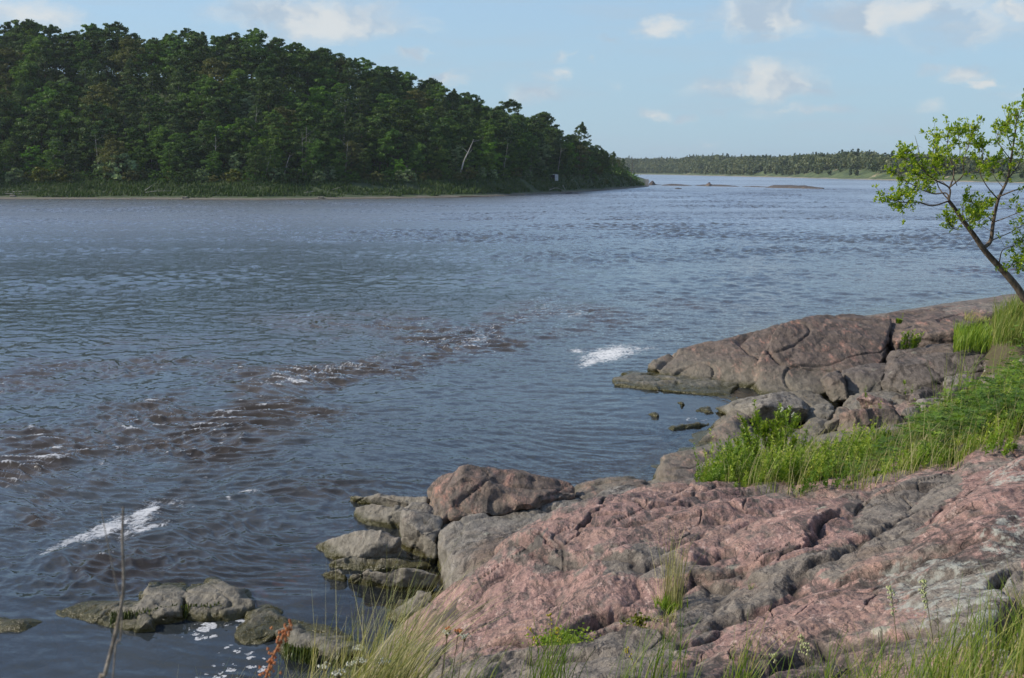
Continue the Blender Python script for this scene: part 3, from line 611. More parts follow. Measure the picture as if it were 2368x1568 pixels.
build_rock('shore_slab', [[g2(*a) for a in [(332, 262, .22), (345, 345, .02), (395, 405, .0), (480, 412, .0), (592, 410, .05), (600, 345, .2), (740, 305, .3), (600, 300, .24), (400, 296, .16)]] + [gfoot(*a) for a in [(345, 345), (590, 400), (740, 300), (332, 270)]],
      [g2(*a) for a in [(290, 236, .0), (335, 226, .14), (470, 224, .2), (750, 224, .38), (750, 290, .3), (640, 276, .16), (500, 262, .1), (350, 250, .06)]] + [gfoot(*a) for a in [(290, 236), (750, 240), (750, 300)]]], M_GREY,
      'pale wet slab split by a strip of pooled water, left of the large reddish boulder', GS, .022, .03, 2, 13, 1, .02, 2.2)
build_rock('shore_slab', [blk([C2(790, 500, 13.2), C2(870, 425, 13.6), C2(1010, 385, 14.0), C2(1180, 330, 14.4), C2(1340, 268, 14.9), C2(1600, 290, 14.6), C2(1620, 330, 14.2), C2(1400, 400, 13.6), C2(1300, 465, 13.0), C2(1000, 450, 13.2), C2(880, 450, 13.3), C2(830, 560, 12.9)], .9, .8, .1),
      blk([C2(870, 465, 13.15), C2(1080, 450, 13.1), C2(1300, 470, 12.8), C2(1220, 560, 12.2), C2(1060, 620, 11.8), C2(900, 700, 11.9), atW(805, 752, c2), C2(830, 600, 12.8)], .6, .6, .1)], M_GREY,
      'broad dark grey ledge running down to the water in front of the large reddish boulder', GS, .03, .06, 2, 14, 2, .05, 1.2)
build_rock('shore_rock', [[g2(*a) for a in [(85, 512, .0), (200, 452, .22), (330, 420, .36), (480, 415, .46), (545, 440, .42), (594, 466, .36), (592, 505, .3), (400, 500, .3), (352, 540, .2), (230, 590, .0), (150, 560, .0)]] + [gfoot(*a) for a in [(85, 512), (230, 600), (590, 545), (560, 440)]],
      [g2(*a) for a in [(360, 545, .2), (400, 500, .28), (500, 495, .26), (500, 545, .18), (690, 570, .1), (540, 600, .05), (360, 590, .06)]] + [gfoot(*a) for a in [(360, 600), (690, 580), (500, 495)]]], M_GREY,
      'rounded grey rock with a square dark notch, in the shallows', GS, .022, .035, 2, 15, 2, .03, 1.8)
build_rock('shore_rock', [[g2(*a) for a in [(202, 612, .0), (215, 598, .10), (335, 560, .16), (500, 590, .1), (700, 590, .07), (800, 615, .05), (620, 640, .04), (430, 655, .0), (260, 640, .02)]] + [gfoot(*a) for a in [(200, 620), (430, 660), (800, 620), (400, 560)]]], M_GREY,
      'thin wet sheet of rock awash behind the pale ridge', GS, .02, .02, 1, 16, 1, .02, 2.5)
build_rock('shore_rock', [[g2(*a) for a in [(285, 655, .14), (420, 645, .24), (520, 665, .2), (620, 632, .34), (812, 652, .3), (785, 745, .05), (700, 750, .0), (600, 755, .0), (450, 738, .0), (300, 708, .0)]] + [gfoot(*a) for a in [(290, 700), (600, 760), (800, 740), (620, 650)]]], M_GREY,
      'long pale ridge of rock with a cleft, low in the shallows', GS, .022, .035, 2, 17, 1, .03, 2)
build_rock('shore_rock', [[g2(*a) for a in [(130, 662, .0), (190, 642, .12), (275, 642, .16), (290, 690, .06), (280, 705, .0), (180, 690, .0)]] + [gfoot(*a) for a in [(130, 665), (290, 705), (280, 642)]]], M_GREY,
      'small dark wet stone at the left tip of the long pale ridge', GS, .018, .025, 1, 18, 1, .0, 2.5)
build_rock('shore_rock', [[g2(*a) for a in [(570, 830, .02), (640, 790, .16), (700, 762, .26), (765, 756, .34), (770, 790, .3), (690, 840, .18), (600, 930, .02), (500, 930, .0)]] + [gfoot(*a) for a in [(500, 900), (600, 950), (770, 800), (700, 765)]]], M_GREY,
      'olive grey rock at the foot of the pink bedrock, beside the grass', GS, .02, .035, 3, 19, 1, .02, 2.5)
build_rock('shore_rock', [blk([C2(1560, 215, 15.6), C2(1700, 180, 15.9), C2(1900, 172, 16.0), C2(2010, 172, 15.7), C2(1880, 210, 15.1), C2(1700, 275, 14.5), C2(1600, 285, 14.6)], .8, .5, .1)], M_BROWN,
      'flat brown rock between the large reddish boulder and the pink ridge', GS, .03, .06, 3, 30, 2, .04, 1.6)
build_rock('shore_rock', [blk([C2(1660, 272, 14.2), C2(1720, 225, 14.5), C2(1830, 195, 14.8), C2(1920, 195, 14.6), C2(1880, 240, 14.1), C2(1760, 290, 13.8)], .5, .4, .1)], M_GREY,
      'small grey hump beside the flat brown rock', GS, .025, .04, 3, 31, 2, .02, 2)
# rocks at bottom left
build_rock('shore_rock', [blk([C4(1145, 910, 11.95), C4(1250, 850, 12.25), C4(1430, 832, 12.45), C4(1530, 890, 12.15), C4(1608, 955, 11.85), C4(1520, 1010, 11.60), atW(1300, 1060, c4), atW(1160, 1056, c4)], .6, .5, .15),
      blk([C4(880, 880, 12.25), C4(1060, 842, 12.55), C4(1250, 818, 12.75), C4(1430, 828, 12.65), C4(1400, 900, 12.25), C4(1100, 920, 12.05)], .5, .5, .12),
      blk([C4(885, 975, 11.75), C4(930, 915, 12.05), C4(1090, 898, 12.05), C4(1142, 905, 11.95), C4(1140, 1000, 11.55), atW(1130, 1060, c4), atW(960, 1085, c4)], .4, .5, .1),
      blk([C4(325, 1032, 11.85), C4(430, 966, 12.15), C4(600, 975, 12.05), C4(800, 962, 12.05), C4(900, 985, 11.75), C4(960, 1080, 11.30), atW(800, 1112, c4), atW(680, 1112, c4), atW(560, 1075, c4)], .5, .5, .12)], M_GREY,
      'long grey rock with green weed along its waterline, lower left shallows', GS, .02, .035, 2, 50, 1, .03, 2)
build_rock('water_rock', [blk([atW(-80, 1120, c4), C4(0, 1066, 11.55), C4(60, 1062, 11.60), C4(200, 1080, 11.55), atW(300, 1092, c4), atW(190, 1140, c4), atW(0, 1155, c4)], .3, .5, .05)], M_DARK,
      'low black wet rock at the left frame edge', GS, .02, .02, 1, 51, 2, .0, 2)
build_rock('shore_rock', [blk([atW(1482, 1180, c4), C4(1495, 1100, 11.45), C4(1560, 995, 11.85), C4(1670, 946, 12.05), C4(1790, 990, 11.95), C4(1830, 1060, 11.55), C4(1750, 1150, 11.15), atW(1640, 1230, c4), atW(1560, 1215, c4)], .5, .5, .25)], M_GREY,
      'domed grey rock with a dark side, right of the weedy long rock', GS, .02, .035, 2, 52, 2, .02, 2)
build_rock('shore_rock', [blk([C4(1790, 986, 12.15), C4(2000, 1028, 12.05), C4(2150, 1070, 11.85), C4(2215, 1095, 11.65), C4(2200, 1150, 11.35), C4(1950, 1120, 11.45), C4(1820, 1080, 11.55)], .6, .5, .15)], M_DARK,
      'dark ridge of rock running back from the domed rock to the bank', GS, .022, .035, 3, 53, 1, .03, 2)
build_rock('shore_rock', [blk([C4(1748, 1150, 11.05), C4(1772, 1100, 11.25), C4(1910, 1098, 11.35), C4(2000, 1120, 11.35), C4(2240, 1145, 11.25), C4(2280, 1230, 10.75), atW(2150, 1330, c4), atW(2000, 1345, c4), atW(1810, 1300, c4)], .7, .5, .2)], M_GREY,
      'pale grey rock behind the tall grass, green weed at its foot', GS, .02, .035, 2, 54, 1, .02, 2)
# ---------------------------------------------------------------- river
_wa = np.concatenate([np.radians(np.arange(-178, -34, 3.0)), np.radians(np.arange(-34, 32, .065)), np.radians(np.arange(32, 180, 3.0))])
_wr = [1.2]
while _wr[-1] < 9000: _wr.append(_wr[-1] + (max(.4, _wr[-1] * .05) if _wr[-1] < 8 else max(.018, min(_wr[-1] ** 2 * 1.15e-4, .36) if _wr[-1] < 330 else _wr[-1] * .03)))
WX, WY = fan(_wa, np.array(_wr)); WR = np.hypot(WX, WY)
wpx, wpy = proj(WX, WY, 0 * WX)
wpx = np.where(WY > 1, wpx, -9999)
wdep = -ground_z(np.where(WR < 78, WX, 0), np.where(WR < 78, WY, 60)); wdep = np.where(WR < 70, wdep, 2.5)
gx = np.abs(wpx - 1184) < 1500
def blob_mask(lst, soft=1.0):
    m = np.zeros(len(WX))
    for (px, py, rx, ry, rot, k) in lst:
        kk = np.nonzero((np.abs(wpx - px) < 2.2 * (rx + ry)) & (np.abs(wpy - py) < 2.2 * (rx * abs(math.sin(R(rot))) + ry)))[0]
        dx = wpx[kk] - px; dy = wpy[kk] - py; c, s = math.cos(R(rot)), math.sin(R(rot))
        u = (dx * c - dy * s) / rx; v = (dx * s + dy * c) / ry
        m[kk] = np.maximum(m[kk], k * np.exp(-(u * u + v * v) * soft))
    return m
FOAM = [(330, 1195, 62, 22, 38, 1.05), (250, 1222, 75, 20, 25, 1.05), (170, 1250, 75, 12, 20, .95), (330, 1225, 90, 9, 16, .85), (405, 1160, 30, 9, 10, .7), (120, 1272, 40, 7, 25, .75), (575, 1134, 32, 9, 5, .85), (530, 1152, 12, 10, 60, .8), (545, 1078, 22, 5, 15, .6), (340, 1180, 14, 10, 0, .8), (420, 1170, 30, 10, 0, .65),
    (1410, 818, 75, 20, 10, 1.05), (1370, 835, 45, 10, 20, 1.0), (1335, 812, 28, 7, 0, .85), (1480, 806, 60, 8, 5, .7), (1100, 787, 55, 8, 5, .7), (790, 850, 80, 12, 12, .62), (1330, 728, 45, 9, 10, .62), (1140, 655, 60, 12, 10, .5), (760, 685, 110, 10, 4, .5), (420, 712, 80, 9, 4, .45),
    (1250, 752, 50, 6, 0, .45), (1450, 700, 110, 6, 0, .42), (1620, 712, 50, 14, 60, .42), (1690, 700, 60, 7, 0, .42), (870, 825, 60, 8, 15, .5), (540, 945, 60, 8, 10, .5), (300, 1030, 60, 12, 15, .6), (240, 1060, 24, 20, 60, .55), (90, 1068, 60, 6, 0, .5), (60, 1130, 20, 10, 0, .55), (100, 1150, 24, 10, 0, .6), (10, 1190, 16, 12, 0, .5), (600, 900, 40, 7, 0, .45), (350, 1070, 60, 5, 0, .5), (480, 900, 60, 5, 0, .45),
    (700, 870, 50, 7, 0, .5), (1000, 735, 40, 7, 0, .4), (1180, 705, 40, 5, 0, .35), (900, 760, 30, 5, 0, .35), (250, 960, 70, 5, 0, .42), (1900, 590, 100, 5, -8, .35), (2050, 660, 110, 5, -12, .4), (200, 690, 60, 5, 0, .4), (980, 860, 30, 5, 0, .45), (520, 960, 50, 6, 12, .6), (400, 1010, 50, 6, 12, .6), (620, 915, 40, 5, 10, .55), (1060, 800, 60, 5, 6, .55), (1340, 735, 50, 5, 3, .6), (1230, 765, 60, 4, 0, .5), (150, 1045, 50, 5, 4, .5), (20, 1120, 40, 6, 0, .55), (700, 1060, 60, 5, 0, .35), (330, 1140, 40, 6, 10, .5), (40, 1330, 40, 8, 0, .4), (1500, 810, 90, 6, 8, .5), (1380, 740, 50, 10, 0, .4)]
BUB = [(480, 1450, 55, 16, 10, 1.), (545, 1438, 50, 12, 12, 1.), (440, 1452, 22, 8, 0, .9), (470, 1470, 30, 10, 0, .9), (585, 1515, 40, 12, 0, .8), (540, 1545, 40, 12, 0, .8), (595, 1550, 30, 16, 0, .9), (520, 1500, 40, 10, 0, .5), (500, 1568, 40, 10, 0, .7), (1540, 900, 50, 8, 0, .35), (1600, 970, 60, 6, 0, .3)]
foam = blob_mask(FOAM, .62); bub = blob_mask(BUB, .8)
ROUGH = [(430, 1000, 220, 80, 8, .8), (150, 1120, 200, 95, 6, 1.), (700, 860, 260, 40, 3, .9), (1060, 780, 240, 34, 5, .9), (1280, 725, 180, 26, 0, .9), (880, 745, 260, 22, 0, .7), (1500, 705, 260, 15, 0, .5), (300, 835, 330, 40, 0, .6), (700, 1130, 160, 30, 0, .4), (480, 1240, 160, 60, 10, .3), (200, 1300, 260, 60, 0, .5), (650, 945, 130, 30, 0, .8), (80, 1190, 90, 30, 0, 1.0), (30, 900, 160, 60, 0, .6), (560, 905, 120, 26, 8, .7), (330, 930, 160, 30, 4, .6), (980, 820, 120, 24, 10, .6), (1180, 745, 140, 16, 3, .6), (250, 1060, 150, 30, 8, .7), (60, 1010, 130, 36, 0, .6), (560, 1180, 120, 30, 14, .3)]
rg = blob_mask(ROUGH, .55)
patch = .5 + .5 * fb2(WX * .09 + 3, WY * .05, 3)
rg = np.clip(rg * (.30 + .8 * sst(.12, .62, .5 + .8 * fb2(WX * .35 + 9, WY * .22, 3))) + .10 + .14 * patch, 0, 1.1)
far = sst(60, 110, WR); rg = rg * (1 - far) + far * .35
spc = np.minimum(np.maximum(WR ** 2 * 1.15e-4, .018), .36)
flow = math.radians(62)      # the current's heading, measured from +X
fx, fy = math.cos(flow), math.sin(flow)
wu = WX * fx + WY * fy; wv_ = -WX * fy + WY * fx
wu2 = wu + .9 * fb2(WX * .22, WY * .22, 2); wv2 = wv_ + .9 * fb2(WX * .22 + 40, WY * .22, 2)
h = np.zeros(len(WX))
near = WR < 345
k = np.nonzero(near)[0]
def ridge(x, y): return 1 - np.abs(n2(x, y)) * 2.0
def lim(lam): return sst(2.6, 4.5, lam / spc[k])
X_, Y_ = WX[k], WY[k]; a_, b_ = wu2[k], wv2[k]
hh = .016 * lim(2.4) * ridge(a_ / 1.5 + 9, b_ / 3.2) + .036 * lim(1.2) * ridge(a_ / .75 + b_ / 2.2, b_ / 1.5 + 7) + .036 * lim(.6) * ridge(a_ / .40, b_ / .7 + 3) + .024 * lim(.35) * ridge(a_ / .2 + 5, b_ / .38 + a_ * .6)
hh2 = .05 * lim(2) * n2(X_ / 1.7, Y_ / 1.2) * .4 + .022 * lim(.9) * n2(X_ / .8 + 8, Y_ / .45) + .010 * lim(.45) * n2(X_ / .42, Y_ / .22)
for i in range(14):      # small wind ripples
    th = random.uniform(-.6, .6) + 1.9; lam = random.uniform(.22, .8); ph = random.uniform(0, 6.28)
    hh2 += .0016 * lam / .5 * lim(lam) * np.sin(2 * np.pi / lam * (X_ * math.cos(th) + Y_ * math.sin(th)) + ph + 1.5 * n2(X_ * .5, Y_ * .5))
act = rg[k]
h[k] = (hh - .05) * np.clip(act * 1.75 - .12, .05, 2.2) + hh2 * (.25 + .9 * act)
fm_ = sst(28, 75, WR[k]) * (1 - sst(300, 340, WR[k])); gm = .6 + .5 * sst(-.35, .5, fb2(X_ * .012, Y_ * .03 + 2, 3))
h[k] = h[k] * (1 - sst(70, 130, WR[k])) + 2.0 * fm_ * gm * (.034 * n2(a_ / 1.0, b_ / 1.7) + .036 * n2(a_ / .55 + 5, b_ / .8) + .034 * n2(X_ / .62 + 3, Y_ / .48)) * (.55 + .9 * sst(-.3, .4, fb2(X_ * .05 + 7, Y_ * .09, 3)))
h *= np.clip(wdep / .5, .12, 1)
calm = blob_mask([(350, 1500, 420, 70, 0, .4), (980, 1290, 60, 60, 0, .9), (900, 1400, 160, 40, 0, .5), (1600, 940, 120, 40, 0, 1.0)], .5)
h *= 1 - calm * .8
crest = np.zeros(len(WX)); crest[k] = sst(.030, .062, h[k]) * sst(.25, .6, rg[k]) * (WR[k] < 70)
foam = np.maximum(foam, .85 * crest)
M_, n = material('river_water')
pos = n.new('ShaderNodeNewGeometry').outputs['Position']; nrm = n.new('ShaderNodeNewGeometry').outputs['Normal']
dep = n.new('ShaderNodeAttribute', attribute_name='depth').outputs['Fac']
fo = n.new('ShaderNodeAttribute', attribute_name='foam').outputs['Fac']; bu = n.new('ShaderNodeAttribute', attribute_name='bubble').outputs['Fac']
ro = n.new('ShaderNodeAttribute', attribute_name='rough').outputs['Fac']
dist = n.v('LENGTH', n.v('MULTIPLY', pos, (1, 1, 0)))
gust = n.noise(n.v('MULTIPLY', pos, (.010, .022, 1)), 1.0, 4, .6)          # bands of wind on the far water
gust2 = n.noise(n.v('MULTIPLY', pos, (.05, .11, 1)), 1.0, 4, .6)
fl = n.new('ShaderNodeMapping', {'Vector': pos, 'Rotation': (0, 0, -flow + R(90)), 'Scale': (1, 1, 1)}).outputs[0]
c1_ = n.noise(n.v('MULTIPLY', pos, (2.3, 3.4, 1)), 1.0, 3, .6, .3, col=True)
c2_ = n.noise(n.v('MULTIPLY', pos, (7.5, 11, 1)), 1.0, 3, .6, .2, col=True)
c3_ = n.noise(n.v('MULTIPLY', pos, (26, 34, 1)), 1.0, 2, .6, col=True)
pt = n.v('ADD', n.sc(n.v('SUBTRACT', c1_, (.5, .5, .5)), n.ss(dist, 20, 120, .35, .4)), n.sc(n.v('SUBTRACT', c2_, (.5, .5, .5)), n.ss(dist, 8, 60, .7, .9)))
pt = n.v('ADD', pt, n.sc(n.v('SUBTRACT', c3_, (.5, .5, .5)), .75))
amp = n.m('MULTIPLY', n.m('ADD', n.ss(gust, .38, .64, .30, 1.25), n.m('MULTIPLY', n.ss(gust2, .35, .65), .35)), n.m('ADD', .68, n.m('MULTIPLY', ro, .12)))
amp = n.m('MULTIPLY', amp, n.ss(dist, 8, 160, .8, 1.2))
amp = n.m('MULTIPLY', amp, n.m('SUBTRACT', 1.0, n.m('MULTIPLY', n.new('ShaderNodeAttribute', attribute_name='calm').outputs['Fac'], .75)))
pt = n.v('MULTIPLY', n.sc(pt, amp), (1, 1, 0))
NN = n.v('NORMALIZE', n.v('ADD', nrm, pt))
fr = n.new('ShaderNodeFresnel', {'IOR': 1.333, 'Normal': NN}).outputs[0]
glo = n.new('ShaderNodeBsdfGlossy', {'Color': (.95, .97, 1.0, 1), 'Roughness': n.ss(dist, 15, 130, .07, .28), 'Normal': NN})
body = n.new('ShaderNodeBsdfDiffuse', {'Color': n.mix(n.ss(ro, .15, .8), (0.060, 0.074, 0.084), (0.066, 0.054, 0.042)) })
dpp = n.m('MAXIMUM', dep, 0.0)
ex = n.m('EXPONENT', n.m('MULTIPLY', dpp, -1.0))
tint = n.new('ShaderNodeCombineColor', {0: n.m('EXPONENT', n.m('MULTIPLY', dpp, -1.5)), 1: n.m('EXPONENT', n.m('MULTIPLY', dpp, -3.2)), 2: n.m('EXPONENT', n.m('MULTIPLY', dpp, -9.0))}).outputs[0]
tr = n.new('ShaderNodeBsdfTransparent', {'Color': tint})
und = n.new('ShaderNodeMixShader', {0: ex, 1: body.outputs[0], 2: tr.outputs[0]})
wat = n.new('ShaderNodeMixShader', {0: fr, 1: und.outputs[0], 2: glo.outputs[0]})
# foam: torn streaks along the current, and round flecks in the quiet corner
wrp = n.sc(n.v('SUBTRACT', n.noise(fl, 1.6, 4, .6, col=True), (.5, .5, .5)), .7)
fn1 = n.noise(n.v('MULTIPLY', n.v('ADD', fl, wrp), (3.2, 1.5, 1)), 2.6, 7, .72, .8)
fn2 = n.noise(n.v('ADD', pos, n.sc(wrp, .4)), 17, 6, .75)
fv = n.m('ADD', n.m('MULTIPLY', fn1, .62), n.m('MULTIPLY', fn2, .38))
fm = n.ss(n.m('ADD', fv, n.m('MULTIPLY', fo, .33)), .69, .86)
fm = n.m('MULTIPLY', fm, n.ss(fo, .05, .25))
spk = n.noise(n.v('MULTIPLY', n.v('ADD', fl, n.sc(wrp, .5)), (11, 3.5, 1)), 1.0, 7, .78, .5)
fm = n.m('MAXIMUM', fm, n.m('MULTIPLY', n.ss(n.m('ADD', spk, n.m('MULTIPLY', ro, .14)), .705, .82), n.ss(dist, 80, 40)))
vb = n.new('ShaderNodeTexVoronoi', {'Vector': n.v('ADD', pos, n.sc(n.noise(pos, 7, 5, .7, col=True), .26)), 'Scale': 8.0, 'Randomness': 1.0}, feature='F1')
bm_ = n.ss(n.m('SUBTRACT', vb.outputs['Distance'], n.m('MULTIPLY', bu, .46)), .10, .06)
bm_ = n.m('MULTIPLY', bm_, n.m('MULTIPLY', n.ss(bu, .12, .3), n.ss(n.noise(pos, 3.1, 3), .34, .42)))
fm = n.m('MAXIMUM', fm, n.m('MULTIPLY', bm_, n.ss(n.noise(pos, 34, 4, .7), .36, .54, .35, .95)))
foamb = n.new('ShaderNodeBsdfDiffuse', {'Color': n.mix(fn2, (.55, .55, .55), (.85, .85, .85)), 'Roughness': .8})
fin = n.new('ShaderNodeMixShader', {0: n.m('MULTIPLY', fm, .92), 1: wat.outputs[0], 2: foamb.outputs[0]})
n.new('ShaderNodeOutputMaterial', {0: fin.outputs[0]})
me = mesh_np('river', np.stack([WX, WY, h], 1), grid_faces(len(_wr), len(_wa)), [M_], True, {'depth': wdep, 'foam': foam, 'bubble': bub, 'calm': calm, 'rough': rg})
tag(link('river_water', me), 'wide blue brown river with rapids, ripples and foam', kind='structure')
# ---------------------------------------------------------------- foliage helpers
def leaf_material(name, cols, trans=.35, rough=.55, objvar=0.0, spec=.25):
    m, n = material(name)
    r = n.new('ShaderNodeAttribute', attribute_name='rnd').outputs['Fac']
    c = n.ramp(r, [(i / (len(cols) - 1), c) for i, c in enumerate(cols)])
    if objvar:
        oi = n.new('ShaderNodeObjectInfo').outputs['Random']
        hs = n.new('ShaderNodeHueSaturation', {'Hue': n.m('ADD', .5 - .02 * objvar, n.m('MULTIPLY', oi, .04 * objvar)), 'Saturation': 1.0, 'Value': n.m('ADD', 1 - .3 * objvar, n.m('MULTIPLY', n.m('FRACT', n.m('MULTIPLY', oi, 7.3)), .6 * objvar)), 'Color': c}); c = hs.outputs[0]
    d = n.new('ShaderNodeBsdfPrincipled', {'Base Color': c, 'Roughness': rough, 'Specular IOR Level': spec})
    t = n.new('ShaderNodeBsdfTranslucent', {'Color': n.mix(1.0, c, (1.15, 1.2, .55), 'MULTIPLY')})
    s = n.new('ShaderNodeMixShader', {0: trans, 1: d.outputs[0], 2: t.outputs[0]})
    n.new('ShaderNodeOutputMaterial', {0: s.outputs[0]}); return m
def simple_material(name, c0, c1, scale=8, rough=.8, stretch=(1, 1, 1)):
    m, n = material(name); pos = n.new('ShaderNodeTexCoord').outputs['Object']
    f = n.noise(n.v('MULTIPLY', pos, stretch), scale, 5, .65)
    s = n.new('ShaderNodeBsdfPrincipled', {'Base Color': n.mix(n.ss(f, .35, .65), c0, c1), 'Roughness': rough, 'Specular IOR Level': .2,
        'Normal': n.new('ShaderNodeBump', {'Strength': .6, 'Distance': .02, 'Height': f}).outputs[0]})
    n.new('ShaderNodeOutputMaterial', {0: s.outputs[0]}); return m
M_BARK = simple_material('bark', (0.05, 0.038, 0.028), (0.15, 0.12, 0.09), 14, .9, (1, 1, .25))
M_BIRCH = simple_material('birch_bark', (0.16, 0.15, 0.13), (0.42, 0.40, 0.36), 3, .8, (1, 1, .4))
M_DRIFT = simple_material('driftwood', (0.22, 0.20, 0.18), (0.42, 0.39, 0.35), 3, .8)
def quads(cen, size, rng, asp=1.0, up=0.0):
    """randomly turned leaf clusters: (n,3) centres -> verts, faces, rnd"""
    k = len(cen); a = rng.normal(size=(k, 3)); a[:, 2] += up; a /= np.linalg.norm(a, axis=1)[:, None]
    b = rng.normal(size=(k, 3)); b -= (b * a).sum(1)[:, None] * a; b /= np.linalg.norm(b, axis=1)[:, None]; c = np.cross(a, b)
    s = (size * rng.uniform(.6, 1.35, k))[:, None]
    v = np.stack([cen - b * s, cen - c * s * asp * .6 + a * s * .25, cen + b * s, cen + c * s * asp * .6 - a * s * .2], 1).reshape(-1, 3)
    f = np.arange(4 * k).reshape(-1, 4); return v, f
def crown(rng, h, w, ncl, per, leaf, z0=.22, sweep=(.0, .0), ragged=.35, shape='egg', spread=1.0):
    """clumps of leaf sprays hung through the volume of a crown"""
    C = []; Rn = []
    for _ in range(ncl):
        t = rng.uniform(0, 1) ** .85; z = z0 + (1 - z0) * t
        if shape == 'cone': r = (1 - t) * .95 + .05
        elif shape == 'col': r = math.sin(math.pi * min(1, t * .93 + .12)) ** .5 * .8
        else: r = (1 - max(0, (t - .45) / .62) ** 2.2) ** .8 * min(1, .55 + t * 1.6)
        rr = w / 2 * r * math.sqrt(rng.uniform(.12, 1)) * (1 + rng.normal() * ragged * .35); an = rng.uniform(0, 2 * math.pi)
        p = np.array([rr * math.cos(an) + sweep[0] * t * t * h, rr * math.sin(an) + sweep[1] * t * t * h, z * h + rng.normal() * ragged * .25])
        rad = w * rng.uniform(.055, .135) * (1.15 - .45 * t) * spread
        q = rng.normal(size=(per, 3)); q /= np.linalg.norm(q, axis=1)[:, None]; q *= (rng.uniform(.1, 1, per) ** .45)[:, None] * rad * np.array([1.3, 1.3, .6])
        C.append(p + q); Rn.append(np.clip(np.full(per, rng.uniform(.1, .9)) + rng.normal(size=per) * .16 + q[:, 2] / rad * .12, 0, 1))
    C = np.concatenate(C); rn = np.concatenate(Rn); v, f = quads(C, leaf, rng, 1.0, .5)
    return v, f, np.repeat(rn, 4)
def trunk_mesh(rng, h, r, lean=(0, 0), limbs=5, mat=M_BARK, w=3):
    b = MB(); top = .86 * h
    def at(t): return Vector((lean[0] * t * t * h + .12 * math.sin(t * 5 + h), lean[1] * t * t * h + .1 * math.sin(t * 4 + 2), t * top - .6))
    ts = [i / 7 for i in range(8)]; b.tube([at(t) for t in ts], [r * (1 - .85 * t) for t in ts], 6)
    for i in range(limbs):
        t = rng.uniform(.3, .85); p = at(t); an = rng.uniform(0, 6.28); L = w * .42 * rng.uniform(.6, 1.1) * (1.1 - .5 * t)
        d = Vector((math.cos(an), math.sin(an), rng.uniform(.5, 1.2))).normalized()
        b.tube([p, p + d * L * .5, p + d * L + Vector((0, 0, .15 * L))], [r * .35 * (1 - .6 * t), r * .22, r * .08], 4)
    return b.mesh('trunk', mat)
SPEC = {  # look, leaf colours, trans
 'dark': ('dark green round', [(0.027, 0.054, 0.016), (0.053, 0.106, 0.024), (0.091, 0.150, 0.032)]),
 'mid': ('mid green bushy', [(0.044, 0.091, 0.018), (0.080, 0.160, 0.024), (0.134, 0.230, 0.035)]),
 'bright': ('fresh green', [(0.074, 0.164, 0.014), (0.121, 0.265, 0.021), (0.189, 0.349, 0.032)]),
 'brown': ('brownish green', [(0.055, 0.072, 0.018), (0.099, 0.112, 0.030), (0.155, 0.161, 0.047)]),
 'silver': ('silvery grey green', [(0.094, 0.143, 0.067), (0.165, 0.241, 0.110), (0.321, 0.396, 0.212)]),
 'fine': ('thin feathery', [(0.039, 0.073, 0.024), (0.069, 0.116, 0.035), (0.112, 0.164, 0.053)])}
LM = {k: leaf_material('foliage_' + k, v[1], .25, .6, .5) for k, v in SPEC.items()}
def make_tree(kind, seed):
    rng = np.random.default_rng(seed); h = rng.uniform(9.5, 11.5); w = rng.uniform(5.6, 7.3)
    t = empty('broadleaf_tree', (0, 0, 0))
    par = dict(dark=(120, 70, .19, .20), mid=(115, 66, .18, .18), bright=(100, 66, .18, .12), brown=(110, 56, .17, .2), silver=(80, 70, .16, .08), fine=(110, 42, .15, .26))[kind]
    if kind == 'bright': h *= .75; w *= .85
    if kind == 'silver': h *= .7; w *= .7
    if kind == 'fine': w *= .85
    v, f, rn = crown(rng, h, w, par[0], par[1], par[2], par[3], (rng.uniform(.02, .14), 0), .95, 'col' if kind == 'fine' else 'egg', .85 if kind == 'fine' else 1)
    link('crown', mesh_np('crown', v, f, [LM[kind]], False, {'rnd': rn}), t)
    link('trunk', trunk_mesh(rng, h, .16, (.03, 0), 6, M_BIRCH if kind in ('fine', 'bright') and seed % 2 else M_BARK, w), t)
    return t, h
# ---------------------------------------------------------------- left bank: wooded hill
hx = np.array([-2200, -900, 0, 400, 600, 900, 1100, 1200, 1300, 1400, 1450, 1480, 1500, 1530])
hy = np.array([478, 468, 460, 461, 462, 458.5, 455, 451, 446, 439, 435.5, 433, 431, 429.5])
hc = np.array([34, 32, 26.5, 24.5, 23.5, 17.5, 11.5, 9.0, 5.2, 3.6, 3.2, 1.2, .1, -1.5])
hm = np.array([3.4, 3.4, 3.3, 3.3, 3.2, 3.2, 3.4, 3.6, 4.0, 4.4, 3.3, .9, .05, -1.2])
def px_of(x, y): return CX + F * x / (y * cp)
def hill_z(x, y):
    px = px_of(x, np.maximum(y, 1)); r = y                                    # forward distance
    d = H * F / (np.interp(px, hx, hy) - HOR); s = r - d
    m = np.interp(px, hx, hm); c = np.interp(px, hx, hc)
    z = sst(0, 3, s) * .38 + sst(2.2, 15, s) * (m - .38) + sst(14, 60, s) * (c - m)
    z = np.where(s < 0, np.maximum(s * .2, -2.2), z)
    z = np.where(m < .4, np.minimum(z, m), z)
    return z + np.where(s > .5, .25 * n2(x * .21, y * .21) * sst(3, 20, s), 0) , s
hp = np.concatenate([np.arange(-2200, -300, 60), np.arange(-300, 1560, 7)]).astype(float)
hs = np.concatenate([np.arange(-12, 20, .8), np.arange(20, 70, 2.5), np.arange(72, 260, 12)])
PX_, S_ = np.meshgrid(hp, hs); dd = H * F / (np.interp(PX_, hx, hy) - HOR); YY = (dd + S_).ravel(); XX = (PX_.ravel() - CX) / F * YY * cp
ZZ, SS = hill_z(XX, YY)
mh, n = material('hill_ground'); pos = n.new('ShaderNodeNewGeometry').outputs['Position']; z = n.new('ShaderNodeSeparateXYZ', {0: pos}).outputs[2]
